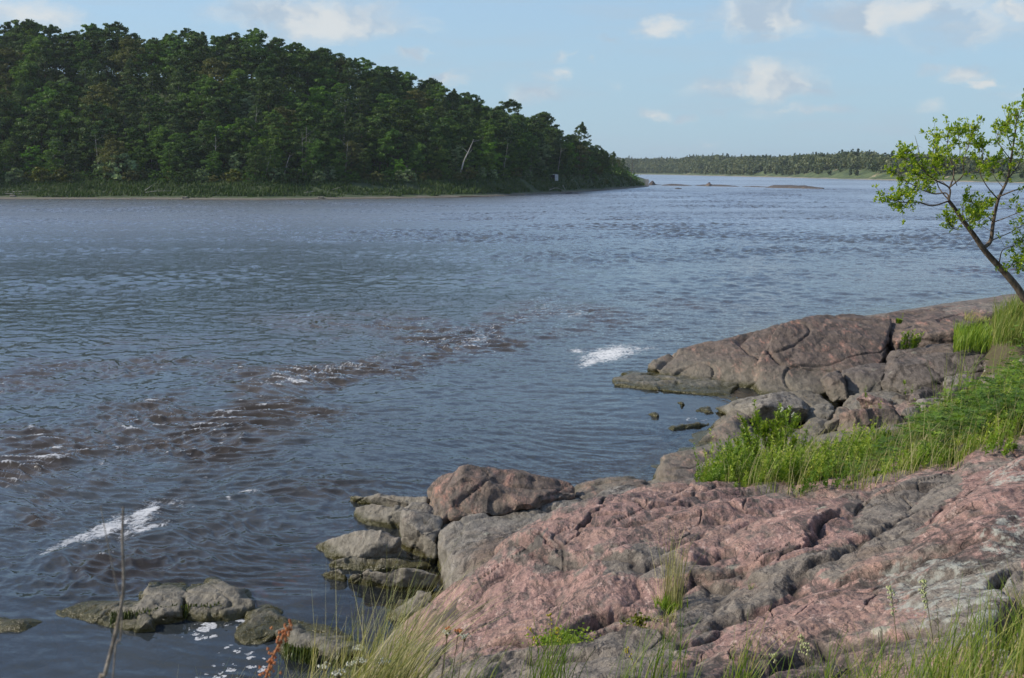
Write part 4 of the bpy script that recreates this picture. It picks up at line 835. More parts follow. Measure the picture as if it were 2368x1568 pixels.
g = n.mix(n.ss(n.noise(pos, .5, 5, .7), .35, .65), (0.022, 0.040, 0.012), (0.05, 0.075, 0.022))
sd_ = n.mix(n.noise(pos, 1.2, 5, .7), (0.06, 0.055, 0.04), (0.19, 0.17, 0.14))
zz = n.m('ADD', z, n.m('MULTIPLY', n.m('SUBTRACT', n.noise(pos, .25, 5, .7), .5), .7))
c = n.mix(n.ss(zz, .26, .42), sd_, g); c = n.mix(n.ss(z, .12, .04), c, (0.035, 0.028, 0.02))
n.new('ShaderNodeOutputMaterial', {0: n.new('ShaderNodeBsdfPrincipled', {'Base Color': c, 'Roughness': .9}).outputs[0]})
tag(link('wooded_hill', mesh_np('hill', np.stack([XX, YY, ZZ], 1), grid_faces(len(hs), len(hp)), [mh], True)), 'wooded hill and grassy bank across the river', kind='structure')
kinds = ['dark', 'dark', 'mid', 'mid', 'bright', 'brown', 'silver', 'fine', 'fine', 'dark', 'mid']
protos = [(k, *make_tree(k, 100 + i)) for i, k in enumerate(kinds)]; usedp = set()
def _o(i): return f"{i}{'th' if 10 <= i % 100 <= 20 else {1: 'st', 2: 'nd', 3: 'rd'}.get(i % 10, 'th')}"
def place(i, x, y, z, s, rz=None, sz=None):
    k, t, h = protos[i]
    if i in usedp: t = copy_tree(t)
    usedp.add(i)
    t.location = (x, y, z); t.rotation_euler = (0, 0, random.uniform(-.5, .5) if rz is None else rz); t.scale = (s, s, s * random.uniform(.92, 1.1) if sz is None else sz); return t, k
rows = [15.5, 19.5, 24, 29, 34.5, 40.5, 47, 54, 60, 66.5]; rown = ['front', 'second', 'third', 'fourth', 'fifth', 'sixth', 'seventh', 'eighth', 'ninth', 'skyline']
rt = random.Random(21)
for ri, s0 in enumerate(rows):
    xs = []; x = -118 + rt.uniform(0, 3)
    while x < 48:
        xs.append(x); x += rt.uniform(3.7, 5.4) * (1.0 if ri < 9 else .9)
    lst = []
    for x in xs:
        for it in range(3):
            y = 200.0
            for _ in range(12): y = H * F / (np.interp(px_of(x, y), hx, hy) - HOR) + s0
            break
        x2 = x + rt.uniform(-.8, .8); y2 = y + rt.uniform(-2, 2); px = px_of(x2, y2)
        if px < -40 or px > 1452: continue
        c = np.interp(px, hx, hc); 
        if px > 1380 and s0 > 45: continue
        if c < 6 and s0 > 52: continue
        z, _ = hill_z(np.array([x2]), np.array([y2])); z = float(z[0])
        lst.append((px, x2, y2, z))
    for j, (px, x2, y2, z) in enumerate(sorted(lst)):
        w = [4, 4, 6, 6, 2.6, 2.4, 1.6, 4, 4, 4, 6]
        if ri >= 7: w = [7, 7, 4, 4, .3, .6, 0, 3, 3, 7, 4]
        if ri <= 1: w = [2, 2, 5, 5, 4, 3, 3.5, 2, 2, 2, 5]
        i = rt.choices(range(11), w)[0]
        s = rt.uniform(.78, 1.08) * (.62 if ri == 0 else .85 if ri == 1 else 1.0)
        s *= float(np.interp(px, [0, 1250, 1330, 1400, 1450], [1, .95, .82, .52, .26]))
        t, k = place(i, x2, y2, z - .1, s)
        tag(t, f"{SPEC[k][0]} tree, {ordn(j + 1)} from left in the {rown[ri]} row of the wooded hill", 'tree', 'trees of the wooded hill')
# trees that stand out
def extra(kidx, px, s0, sc, lab, szf=1.0):
    x = 0.; y = 250.
    for _ in range(14): y = H * F / (np.interp(px, hx, hy) - HOR) + s0
    x = (px - CX) / F * y * cp; z = float(hill_z(np.array([x]), np.array([y]))[0][0])
    t, k = place(kidx, x, y, z - .1, sc, 0, sc * szf); tag(t, lab, 'tree', 'trees that stand out on the wooded hill'); return x, y, z
extra(7, 1338, 22, 1.0, 'tall open crowned tree rising above the others near the wooded point', 1.15)
extra(8, 1262, 34, .9, 'feathery dark tree on the falling skyline left of the tall open one')
extra(7, 1415, 18, .55, 'slim tree with a small tuft top close to the wooded point')
extra(8, 1440, 12, .45, 'last small dark tree before the bare snag at the point')
extra(9, 985, 60, 1.05, 'windswept crown jutting out of the skyline where the hill starts to fall', .95)
extra(0, 1085, 50, .95, 'round crown standing proud on the middle of the falling skyline')
def snag(name, pts, rad, mat, lab, cat, twigs=5, grp=None):
    b = MB(); cp_ = crom(pts, 4); b.tube(cp_, [rad * (1 - .8 * i / (len(cp_) - 1)) for i in range(len(cp_))], 6)
    rng = random.Random(len(pts) * 7 + int(rad * 1000)); mm = b.mesh('trunk', mat); t = empty(name, pts[0]); o = link('trunk', mm, t); o.location = -Vector(pts[0])
    if twigs:
        b = MB()
        for _ in range(twigs):
            i = rng.randrange(len(cp_) // 3, len(cp_) - 1); p = cp_[i]; L = (Vector(pts[-1]) - Vector(pts[0])).length * rng.uniform(.12, .3)
            d = Vector((rng.uniform(-1, 1), rng.uniform(-.5, .5), rng.uniform(.1, .8))).normalized(); b.tube([p, p + d * L * .6, p + d * L + Vector((0, 0, .1 * L))], [rad * .3, rad * .18, rad * .06], 4)
        o = link('branch', b.mesh('branches', mat), t); o.location = -Vector(pts[0])
    tag(t, lab, cat, grp); return t
def bank(px, s):
    y = H * F / (np.interp(px, hx, hy) - HOR) + s; x = (px - CX) / F * y * cp; z = float(hill_z(np.array([x]), np.array([y]))[0][0]); return Vector((x, y, z))
q = bank(1458, 8); snag('bare_snag', [q, q + Vector((.3, 0, 2.2)), q + Vector((.5, 0, 4.6)), q + Vector((.65, 0, 7.0))], .12, M_BARK, 'bare dead tree standing at the tip of the wooded point', 'dead tree', 12)
q = bank(1062, 14); snag('broken_birch', [q, q + Vector((.8, 0, 3)), q + Vector((2.0, 0, 5.6)), q + Vector((2.9, 0, 7.6))], .2, M_BIRCH, 'pale leaning birch trunk showing white against the dark trees', 'dead tree', 3)
for i, (px, s, hh, ln, lab) in enumerate([(700, 16, 8.5, .1, 'thin pale birch trunk, left one of the close pair in mid hill'), (707, 16.4, 9.5, .35, 'thin pale birch trunk, right one of the close pair in mid hill'), (228, 17, 8, -.3, 'faint grey birch trunk at the left end of the wooded hill'),
        (655, 14, 5, 1.4, 'slanting grey dead trunk at the wood edge under the birch pair'), (612, 14, 4.5, 1.2, 'short slanting dead trunk left of the slanting grey one'), (1290, 14, 6, .8, 'pale stem leaning inside the wood behind the white hut')]):
    q = bank(px, s); snag('birch', [q, q + Vector((ln * .3, 0, hh * .4)), q + Vector((ln, 0, hh))], .11, M_BIRCH, lab, 'birch', 4, 'pale trunks on the wooded hill')
rb_ = random.Random(77)
for i in range(14):
    px = 60 + i * 92 + rb_.uniform(-25, 25); s = rb_.uniform(13.5, 30); q = bank(px, s); hh = rb_.uniform(5.5, 9.5); ln = rb_.uniform(-.4, 1.0)
    snag('birch', [q, q + Vector((ln * .3, 0, hh * .4)), q + Vector((ln, 0, hh))], rb_.uniform(.07, .12), M_BIRCH, f'{ordn(i + 1)} faint pale stem from the left among the dark trees of the wooded hill', 'birch', 4, 'pale trunks on the wooded hill')
# shrubs along the wood edge
def make_shrub(kind, seed, h, w):
    rng = np.random.default_rng(seed); v, f, rn = crown(rng, h, w, 34, 34, .17, .02, (0, 0), .3)
    m = LM[kind] if kind != 'yellow' else LM_Y
    me = mesh_np('foliage', v, f, [m], False, {'rnd': rn}); t = empty('shrub', (0, 0, 0)); link('foliage', me, t)
    b = MB(); [b.tube([(0, 0, -.2), (rng.uniform(-.3, .3) * w, rng.uniform(-.3, .3) * w, h * .6)], [.04, .015], 4) for _ in range(5)]; link('stem', b.mesh('stems', M_BARK), t); return t
LM_Y = leaf_material('foliage_yellow', [(0.055, 0.07, 0.006), (0.11, 0.125, 0.010), (0.16, 0.165, 0.016)], .25)
shp = [('willow green', make_shrub('mid', 1, 2.6, 3.4)), ('silvery', make_shrub('silver', 2, 2.4, 3)), ('dark green', make_shrub('dark', 3, 2.4, 3.6)), ('yellow green', make_shrub('yellow', 4, 1.8, 3)), ('brownish', make_shrub('brown', 5, 2.2, 3.2))]
us = set(); rs_ = random.Random(5); j = 0
SH = [(p, rs_.uniform(11.5, 14.5), rs_.choices([0, 1, 2, 4], [4, 2, 4, 2])[0], rs_.uniform(.6, 1.15)) for p in np.arange(-20, 1440, 27.0)]
SH += [(95, 12, 3, 1.3), (540, 12.5, 3, 1.1), (150, 12, 3, .8), (395, 14, 3, .8), (560, 13.5, 3, .7), (1060, 12, 3, .6), (430, 17, 3, .9), (250, 15, 1, 1.7), (285, 14, 1, 2.0), (640, 13, 1, 1.0), (945, 12, 1, 1.0), (1375, 8, 0, .8), (1400, 7, 3, .6), (1425, 6, 0, .7), (1350, 10, 0, .9)]
for px, s, ki, sc in sorted(SH):
    q = bank(px, s); nm, t = shp[ki]
    if ki in us: t = copy_tree(t)
    us.add(ki); j += 1; t.location = q - Vector((0, 0, .1)); t.scale = (sc, sc, sc); t.rotation_euler = (0, 0, rs_.uniform(0, 6))
    tag(t, f"{nm} shrub, {ordn(j)} from left along the foot of the wood", 'shrub', 'shrubs along the foot of the wood')
# grass of the bank and undergrowth on the hill
rng = np.random.default_rng(8); N = 26000
pxs = rng.uniform(-100, 1490, N); ss_ = rng.uniform(1.6, 17, N) ** 1.0
yb = H * F / (np.interp(pxs, hx, hy) - HOR) + ss_; xb = (pxs - CX) / F * yb * cp; zb, _ = hill_z(xb, yb)
keep = (zb > .32) & (n2(xb * .13, yb * .3) > -.55 + .9 * (ss_ < 4)); xb, yb, zb = xb[keep], yb[keep], zb[keep]; N = len(xb)
hgt = rng.uniform(.25, .75, N) * (1 + .5 * n2(xb * .2, yb * .2)); an = rng.uniform(0, 3.14, N); wd = rng.uniform(.08, .22, N); lx = rng.normal(.12, .12, N)
A = np.stack([xb - wd * np.cos(an), yb - wd * np.sin(an), zb - .05], 1); B = np.stack([xb + wd * np.cos(an), yb + wd * np.sin(an), zb - .05], 1); T = np.stack([xb + lx, yb, zb + hgt], 1)
v = np.stack([A, B, T], 1).reshape(-1, 3)
M_MEAD = leaf_material('meadow_grass', [(0.020, 0.045, 0.010), (0.045, 0.085, 0.016), (0.09, 0.115, 0.045)], .2, .7)
tag(link('bank_grass', mesh_np('bank_grass', v, np.arange(3 * N).reshape(-1, 3), [M_MEAD], False, {'rnd': np.repeat(np.clip(.45 + .35 * n2(xb * .15, yb * .4) + rng.normal(size=N) * .15, 0, 1), 3)})), 'green grass along the far bank below the wood', 'grass', kind='stuff')
N = 5200; pxs = rng.uniform(-120, 1470, N); ss_ = rng.uniform(14, 72, N); yb = H * F / (np.interp(pxs, hx, hy) - HOR) + ss_; xb = (pxs - CX) / F * yb * cp; zb, _ = hill_z(xb, yb)
cen = np.repeat(np.stack([xb, yb, zb + .4], 1), 9, 0) + rng.normal(size=(N * 9, 3)) * np.array([.8, .8, .45]); cen[:, 2] = np.maximum(cen[:, 2], np.repeat(zb, 9) + .05)
v, f = quads(cen, .26, rng, 1, .4)
tag(link('undergrowth', mesh_np('undergrowth', v, f, [LM['mid']], False, {'rnd': np.repeat(rng.uniform(0, .7, N * 9), 4)})), 'dark leafy undergrowth covering the hill under the trees', 'undergrowth', kind='stuff')
rng = np.random.default_rng(44); CC = []; RR = []
for px in np.arange(-1500, -42, 30.0):
    for s in (17, 26, 36, 47, 60):
        p2 = px + rng.uniform(-12, 12); y = H * F / (np.interp(p2, hx, hy) - HOR) + s + rng.uniform(-3, 3); x = (p2 - CX) / F * y * cp; z = float(hill_z(np.array([x]), np.array([y]))[0][0]); hh = rng.uniform(7.5, 11)
        for _ in range(34):
            t = rng.uniform(); c0 = np.array([x + rng.normal() * 1.5, y + rng.normal() * 1.5, z + hh * (.2 + .75 * t)]); q = rng.normal(size=(15, 3)) * np.array([.55, .55, .3]); CC.append(c0 + q); RR.append(np.clip(np.full(15, rng.uniform(.1, .8)) + rng.normal(size=15) * .1, 0, 1))
v, f = quads(np.concatenate(CC), .27, rng, 1, .5)
tag(link('distant_wood', mesh_np('distant_wood', v, f, [LM['mid']], False, {'rnd': np.repeat(np.concatenate(RR), 4)})), 'continuation of the hill wood further up the river', 'wood', kind='stuff')
# white hut, driftwood
t = empty('white_hut', bank(1279, 10.5)); q = t.location
Mw = simple_material('white_boards', (0.42, 0.44, 0.46), (0.6, 0.62, 0.64), 3); Mk = simple_material('opening_shade', (0.01, 0.012, 0.02), (0.025, 0.027, 0.035), 3)
def box(b, x0, x1, y0, y1, z0, z1, sh=0):
    v = [(x0, y0, z0), (x1, y0, z0), (x1, y1, z0), (x0, y1, z0), (x0 + sh, y0, z1), (x1 + sh, y0, z1), (x1 + sh, y1, z1), (x0 + sh, y1, z1)]
    b.add(v, [(0, 3, 2, 1), (4, 5, 6, 7), (0, 1, 5, 4), (1, 2, 6, 5), (2, 3, 7, 6), (3, 0, 4, 7)])
b = MB(); box(b, -1.45, -.95, 0, 1.6, -.3, 1.0); box(b, .42, 1.15, 0, 1.6, -.3, 1.05); box(b, -.95, .42, 1.45, 1.6, -.3, 1.0); box(b, -.95, -.35, 0, .08, -.3, .35, .1); link('wall', b.mesh('wall', Mw, False), t)
b = MB(); box(b, -1.5, 1.0, -.1, 1.7, 1.06, 1.16); link('roof', b.mesh('roof', Mw, False), t)
b = MB(); box(b, -.93, .40, .25, .3, -.3, .98); link('doorway_shade', b.mesh('doorway_shade', Mk, False), t)  # near-black panel, its colour stands for the shade inside the open front
tag(t, 'small white hut with a dark open front, half hidden on the grassy point', 'hut')
DR = [((1278, 3), [(-3.2, 0, .15), (-1, 0, .25), (.6, 0, .75), (1.7, 0, .5), (2.6, 0, .0)], .10, 'arched pale driftwood branch on the shore below the white hut', 4), ((1308, 2.5), [(-.6, 0, 1.3), (-.2, 0, .6), (.1, 0, .1)], .09, 'short pale fork of driftwood beside the arched branch', 1),
    ((40, 6), [(-4, 0, .1), (0, .3, .25), (3.5, 0, .45)], .08, 'upper long pale driftwood pole at the left end of the bank', 1), ((55, 5), [(-4, 0, .15), (0, 0, .1), (3, .2, .1)], .08, 'lower long pale driftwood pole at the left end of the bank', 0),
    ((360, 6), [(-2, 0, .1), (0, 0, .35), (2.6, 0, .4)], .07, 'thin bent driftwood stick lying in the bank grass', 2), ((340, 7), [(-.6, 0, .1), (1, 0, 1.2)], .06, 'thin stick poking up out of the bank grass', 0), ((118, 3), [(-1.6, 0, .05), (1.8, 0, .2)], .07, 'short pale stick on the sand at the left', 0),
    ((715, 6), [(-1, 0, .1), (1.2, 0, .45)], .08, 'pale log end in the grass under the birch pair', 0), ((770, 7), [(-.8, 0, .1), (1.6, 0, .8)], .06, 'slanting pale stick in the grass right of the log end', 0),
    ((1095, -.6), [(-2.8, 0, .12), (0, 0, .16), (2.8, 0, .1)], .13, 'dark waterlogged log lying at the edge of the far shore', 0), ((310, 1.4), [(-.9, 0, .1), (1, 0, .14)], .06, 'small white stick on the sand strip', 0)]
for (px, s), pts, r, lab, tw in DR:
    q = bank(px, s); q.z = max(q.z, 0); snag('driftwood', [q + Vector(p) for p in pts], r, M_BARK if 'dark' in lab else M_DRIFT, lab, 'driftwood', tw, 'driftwood along the far bank')
for i, (px, s, lab) in enumerate([(26, 3.2, 'pale round stone at the left end of the sand strip'), (425, 1.8, 'dark stone on the far sand, left of centre'), (740, 1.6, 'white stone on the far sand below the birch pair')]):
    q = bank(px, s); build_rock('stone', [[q + Vector((a * .5, b_ * .35, c * .22)) for a in (-1, 1) for b_ in (-1, 1) for c in (-1, 1.2)]], M_GREY, lab, 'stones on the far sand', .06, .03, 3, 60 + i, 2, 0, 2, cat='stone')

# ---------------------------------------------------------------- far bank with its forest
fxp = np.array([1250, 1380, 1460, 1550, 1700, 1850, 2050, 2368, 2800, 3600]); fyw = np.array([401.8, 402.4, 402.8, 404.2, 407.6, 411, 416, 422.5, 430, 440])
fc = np.array([11, 11, 11, 9.5, 8.5, 8.0, 6.0, 4.6, 3.8, 3])
def far_z(px, s): 
    c = np.interp(px, fxp, fc); mdw = sst(1790, 1880, px) * .55 + .25
    return np.where(s < 0, s * .1, sst(0, 4, s) * .7 + sst(4, 14, s) * (c * mdw * .35) + sst(8, 38, s) * c * (1 - mdw * .35) * .92)
fp = np.arange(1250, 3600, 10.0); fs = np.array([-20, -4, 0, 1.5, 3, 5, 8, 12, 16, 20, 26, 32, 38, 50, 90, 200, 500.])
PX_, S_ = np.meshgrid(fp, fs)
def far_xy(px, s):
    y = H * F / (np.interp(px, fxp, fyw) - HOR); x = (px - CX) / F * y * cp
    # inland is away from the camera and to the right
    return x + s * .55, y + s * .85
X_, Y_ = far_xy(PX_.ravel(), S_.ravel()); Z_ = far_z(PX_.ravel(), S_.ravel())
mf, n = material('far_bank_ground'); pos = n.new('ShaderNodeNewGeometry').outputs['Position']; z = n.new('ShaderNodeSeparateXYZ', {0: pos}).outputs[2]
g = n.mix(n.ss(n.noise(pos, .09, 5, .7), .4, .6), (0.035, 0.06, 0.018), (0.085, 0.115, 0.04)); g = n.mix(n.ss(n.noise(pos, .05, 5, .75), .58, .66), g, (0.34, 0.27, 0.19))
c = n.mix(n.ss(n.m('ADD', z, n.m('MULTIPLY', n.m('SUBTRACT', n.noise(pos, .03, 5, .7), .5), 1.2)), .2, .4), (0.26, 0.23, 0.18), g)
n.new('ShaderNodeOutputMaterial', {0: n.new('ShaderNodeBsdfPrincipled', {'Base Color': c, 'Roughness': .95}).outputs[0]})
tag(link('far_bank', mesh_np('far_bank', np.stack([X_, Y_, Z_], 1), grid_faces(len(fs), len(fp)), [mf], True)), 'low far bank of the river with sand and meadow', kind='structure')
rng = np.random.default_rng(12); V = []; RN = []; n0 = 4300
y0 = rng.uniform(290, 1420, n0); pxt = np.interp(y0, (H * F / (np.interp(fp, fxp, fyw) - HOR))[::-1], fp[::-1]) + rng.normal(size=n0) * 3
st = rng.uniform(7, 62, n0); mead = (pxt > 1740) & (st < 15 + 5 * np.sin(pxt * .02)) & (rng.uniform(size=n0) < .8); pxt, st = pxt[~mead], st[~mead]
tx, ty = far_xy(pxt, st); tz = far_z(pxt, st)
for x, y, z, s, p in zip(tx, ty, tz, st, pxt):
    con = rng.uniform() < (.14 if s > 30 else .04); k = 40 if con else 62; hs_ = (8.0 if p < 1750 else 6.6 if p < 2100 else 5.6) * rng.uniform(.8, 1.08) * (1 + .28 * math.sin(x * .045 + y * .021) * math.sin(x * .013 - y * .034)) * (.6 if s < 12 else 1)
    if con:
        t = rng.uniform(0, 1, k) ** 1.1; hh_ = hs_ * 1.14; r = (1 - t) * hs_ * .16 + .08; a = rng.uniform(0, 6.28, k); c_ = np.stack([x + r * np.cos(a), y + r * np.sin(a), z + t * hh_], 1); rn = rng.uniform(.0, .3) + rng.normal(size=k) * .05
    else:
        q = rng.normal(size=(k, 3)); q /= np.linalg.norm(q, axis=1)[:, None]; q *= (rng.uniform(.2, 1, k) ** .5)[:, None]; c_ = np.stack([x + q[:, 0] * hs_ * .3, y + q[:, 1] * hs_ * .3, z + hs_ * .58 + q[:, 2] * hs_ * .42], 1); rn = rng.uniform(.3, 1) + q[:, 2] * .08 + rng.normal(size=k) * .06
    V.append(c_); RN.append(np.clip(rn, 0, 1))
V = np.concatenate(V); RN = np.concatenate(RN); v, f = quads(V, .8, rng, 1, .5)
M_FF = leaf_material('far_foliage', [(0.028, 0.048, 0.028), (0.05, 0.08, 0.034), (0.10, 0.125, 0.055), (0.15, 0.165, 0.075)], .25)
tag(link('far_forest', mesh_np('far_forest', v, f, [M_FF], False, {'rnd': np.repeat(RN, 4)})), 'distant mixed forest with pointed spruces lining the far bank', 'forest', kind='stuff')
# reef of low rocks off the point
def wp(px, py, z=0): g = G(px, py, 0); return Vector((g.x, g.y, z))
def reef(name, px0, px1, py, hh, dep, lab, mt, sd, dx=0):
    rr = random.Random(sd); a = wp(px0, py - dx / 2); b = wp(px1, py + dx / 2); pts = []
    for i in range(7):
        t = i / 6; p = a.lerp(b, t); e = math.sin(math.pi * min(.97, max(.03, t))) ** .6
        pts += [p + Vector((0, dep * e, 1.35 * hh * e * rr.uniform(.6, 1))), p + Vector((0, -dep * .6 * e, hh * e * .5)), p + Vector((0, -dep * e, -.3)), p + Vector((0, dep * 1.5 * e, -.3))]
    build_rock(name, [pts], mt, lab, 'low rocks of the reef off the wooded point', max(.12, (b - a).length / 90), .07, 3, sd, 1, .05, .5)
reef('reef_rock', 1500.5, 1516, 428, 1.35, 1.0, 'dark round boulder at the tip of the wooded point', M_REEF, 70)
reef('reef_rock', 1488, 1530, 427.5, .25, 2, 'low gravel spit beside the dark round boulder', M_REEF, 71)
reef('reef_rock', 1527, 1601, 429.5, .5, 2, 'first long low ledge of the reef, right of the dark boulder', M_REEF, 72, 1)
reef('reef_rock', 1604, 1712, 430.8, .55, 2.5, 'middle long ledge of the reef, under the tan boulder', M_REEF, 73, 2)
reef('reef_rock', 1632, 1647, 430.6, 1.15, 1.0, 'tan round boulder on the middle of the reef', M_BROWN, 74)
reef('reef_rock', 1710, 1790, 432.6, .3, 1.6, 'thin ledge joining the middle and last parts of the reef', M_REEF, 75, 2)
reef('reef_rock', 1768, 1916, 435.6, .95, 3, 'longest dark ledge at the outer end of the reef', M_REEF, 76, 3)
reef('reef_rock', 1558, 1578, 437, .3, .8, 'small dark stone awash in front of the reef', M_REEF, 77)
reef('reef_rock', 1294, 1345, 448.0, .22, .8, 'thin dark ledge on the shore below the driftwood', M_REEF, 78)
# waterfowl
b = MB(); g = wp(1640, 423.2); t = tag(empty('water_bird', g), 'dark backed bird with a white head floating beyond the reef', 'bird'); bl = MB()
bm = bmesh.new()
body = [((-.42, 0, .16), .05), ((-.3, 0, .17), .10), ((-.05, 0, .15), .155), ((.2, 0, .14), .13), ((.42, 0, .17), .05), ((.6, 0, .18), .015)]
b.tube([p for p, r in body], [r for p, r in body], 8); link('body', b.mesh('body', simple_material('dark_plumage', (.02, .02, .03), (.05, .05, .06))), t)
b = MB(); b.tube([(-.30, 0, .22), (-.38, 0, .34), (-.42, 0, .44), (-.47, 0, .47), (-.52, 0, .46), (-.62, 0, .45)], [.07, .05, .055, .065, .03, .008], 7); link('head', b.mesh('head', simple_material('white_plumage', (.6, .6, .6), (.75, .75, .75))), t)
# ---------------------------------------------------------------- near plants
def blades(rng, base, hgt, wid, lean, curl=.5, seg=4):
    """curved grass blades: (n,3) feet, heights, widths, lean vectors (n,2) as a share of the height"""
    k = len(base); t = np.linspace(0, 1, seg + 1)[None, :]; an = rng.uniform(0, np.pi, k)
    bend = (t ** 1.7) * 1.0; hz = hgt[:, None] * (t - curl * .25 * t ** 3 * np.hypot(lean[:, 0], lean[:, 1])[:, None])
    x = base[:, 0:1] + hgt[:, None] * lean[:, 0:1] * bend; y = base[:, 1:2] + hgt[:, None] * lean[:, 1:2] * bend; z = base[:, 2:3] + hz
    w = wid[:, None] * (1 - t ** 2.2) * .5 + .0004
    L = np.stack([x - w * np.cos(an)[:, None], y - w * np.sin(an)[:, None], z], -1); Rr = np.stack([x + w * np.cos(an)[:, None], y + w * np.sin(an)[:, None], z], -1)
    v = np.stack([L, Rr], 2).reshape(k, -1, 3); m = 2 * (seg + 1)
    q = np.array([[2 * i, 2 * i + 1, 2 * i + 3, 2 * i + 2] for i in range(seg)])
    f = (np.arange(k)[:, None, None] * m + q[None]).reshape(-1, 4)
    return v.reshape(-1, 3), f, m
M_G1 = leaf_material('grass_blades', [(0.064, 0.120, 0.015), (0.128, 0.204, 0.026), (0.230, 0.276, 0.055), (0.410, 0.360, 0.154), (0.563, 0.468, 0.264)], .4, .5)
M_G2 = leaf_material('dry_grass', [(0.12, 0.17, 0.04), (0.26, 0.26, 0.11), (0.42, 0.37, 0.20), (0.50, 0.44, 0.28)], .35, .6)
M_LF = leaf_material('herb_leaves', [(0.064, 0.144, 0.013), (0.134, 0.228, 0.024), (0.243, 0.348, 0.039), (0.410, 0.456, 0.088)], .4, .45)
M_VT = leaf_material('vetch_leaves', [(0.058, 0.120, 0.020), (0.128, 0.228, 0.031), (0.243, 0.348, 0.044)], .35, .5)
M_OAK = leaf_material('tree_leaves', [(0.064, 0.144, 0.013), (0.154, 0.264, 0.018), (0.333, 0.432, 0.033), (0.563, 0.600, 0.088)], .5, .4)
M_STEM = simple_material('plant_stem', (0.10, 0.085, 0.05), (0.22, 0.19, 0.11), 20)
M_RED = simple_material('dock_seed', (0.38, 0.12, 0.05), (0.58, 0.26, 0.11), 60)
M_WHT = simple_material('white_flower', (0.42, 0.42, 0.33), (0.72, 0.72, 0.62), 80)
M_YEL = simple_material('yellow_flower', (0.36, 0.30, 0.02), (0.5, 0.45, 0.05), 60)
M_CRM = simple_material('cream_bud', (0.34, 0.38, 0.16), (0.55, 0.56, 0.32), 60)
def gz(x, y): return ground_z(x, y)
def grass_obj(name, seed, xy, hr, wr, lean, mat, label, cat='grass', rn=(0.0, 1.0), kind='stuff', lv=.22, parent=None, seg=4, tuft=0):
    rng = np.random.default_rng(seed); xy = np.asarray(xy, float); k = len(xy)
    b = np.stack([xy[:, 0], xy[:, 1], gz(xy[:, 0], xy[:, 1]) - .015], 1)
    h = rng.uniform(hr[0], hr[1], k) * (1 + .35 * n2(xy[:, 0] * 1.3, xy[:, 1] * 1.3)); w = rng.uniform(wr[0], wr[1], k)
    ln = np.stack([rng.normal(lean[0], lv, k), rng.normal(lean[1], lv, k)], 1)
    v, f, m = blades(rng, b, h, w, ln, .5, seg)
    r = np.clip(rn[0] + (rn[1] - rn[0]) * rng.beta(1.6, 2.2, k) + .2 * n2(xy[:, 0] * .9 + 3, xy[:, 1] * .9), 0, 1)
    o = link(name, mesh_np(name, v, f, [mat], False, {'rnd': np.repeat(r, m)}), parent)
    if kind: tag(o, label, cat, kind=kind)
    return o, b, h, ln
def scatter_px(rng, n_, poly, zoff=0, Yr=(2.5, 30), accept=None):
    """ground points whose foot lies inside an outline drawn on the ground"""
    P4 = np.array(poly, float); 
    pts = np.array([base_hit(*p) if False else (G(p[0], p[1], p[2]).x, G(p[0], p[1], p[2]).y) for p in poly]); out = []
    lo, hi = pts.min(0), pts.max(0)
    while sum(len(o) for o in out) < n_:
        q = rng.uniform(lo, hi, (n_ * 3, 2)); q = q[inpoly(q[:, 0], q[:, 1], pts)]
        if accept is not None: q = q[accept(q[:, 0], q[:, 1])]
        if not len(q): break
        out.append(q)
    return np.concatenate(out)[:n_] if out else np.zeros((0, 2))
def clumped(rng, pts, k, spread):
    c = pts[rng.integers(0, len(pts), k)]; return c + rng.normal(size=(k, 2)) * spread
dry = lambda x, y: gz(x, y) > .12
rng = np.random.default_rng(31)
# hollow behind the pink ridge
HOL = [(2.55, 13.6), (2.7, 15.2), (3.6, 16.6), (4.9, 17.0), (5.9, 16.9), (7.2, 18.2), (9.6, 19.6), (11, 14), (8.0, 9.2), (5.2, 10.4), (4.3, 11.3), (3.3, 12.4)]
def scat(n_, poly, acc=dry):
    pts = np.array(poly); lo, hi = pts.min(0), pts.max(0); out = []; t = 0
    while t < n_:
        q = rng.uniform(lo, hi, (n_ * 3 + 50, 2)); q = q[inpoly(q[:, 0], q[:, 1], pts)]; q = q[acc(q[:, 0], q[:, 1])]; out.append(q); t += len(q)
    return np.concatenate(out)[:n_]
a = clumped(rng, scat(900, HOL), 6200, .07)
grass_obj('hollow_grass', 32, a, (.08, .42), (.004, .008), (.14, 0), M_G1, 'green grass filling the hollow behind the pink ridge', rn=(0, 1))
a = clumped(rng, scat(420, HOL), 2500, .08)
grass_obj('hollow_dry_grass', 33, a, (.26, .66), (.003, .006), (.22, 0), M_G2, 'straw coloured grass stems standing in the hollow', rn=(.2, 1))
def pinnate(rng, base, d, L, pairs, lw, droop=.4):
    """a feather leaf: paired leaflets along a drooping rib"""
    d = np.array(d) / np.linalg.norm(d); side = np.cross(d, [0, 0, 1]); side /= max(np.linalg.norm(side), 1e-6); V = []
    for i in range(pairs):
        t = (i + .7) / pairs; p = base + d * L * t + np.array([0, 0, -droop * L * t * t]); s = lw * math.sin(math.pi * min(.95, t * .8 + .18))
        for sg in (-1, 1):
            o = side * sg * .9 + d * .45 + np.array([0, 0, rng.uniform(-.15, .3)]); o /= np.linalg.norm(o); w = d * s * .24
            V += [p, p + o * s * .5 + w, p + o * s, p + o * s * .5 - w]
    return V
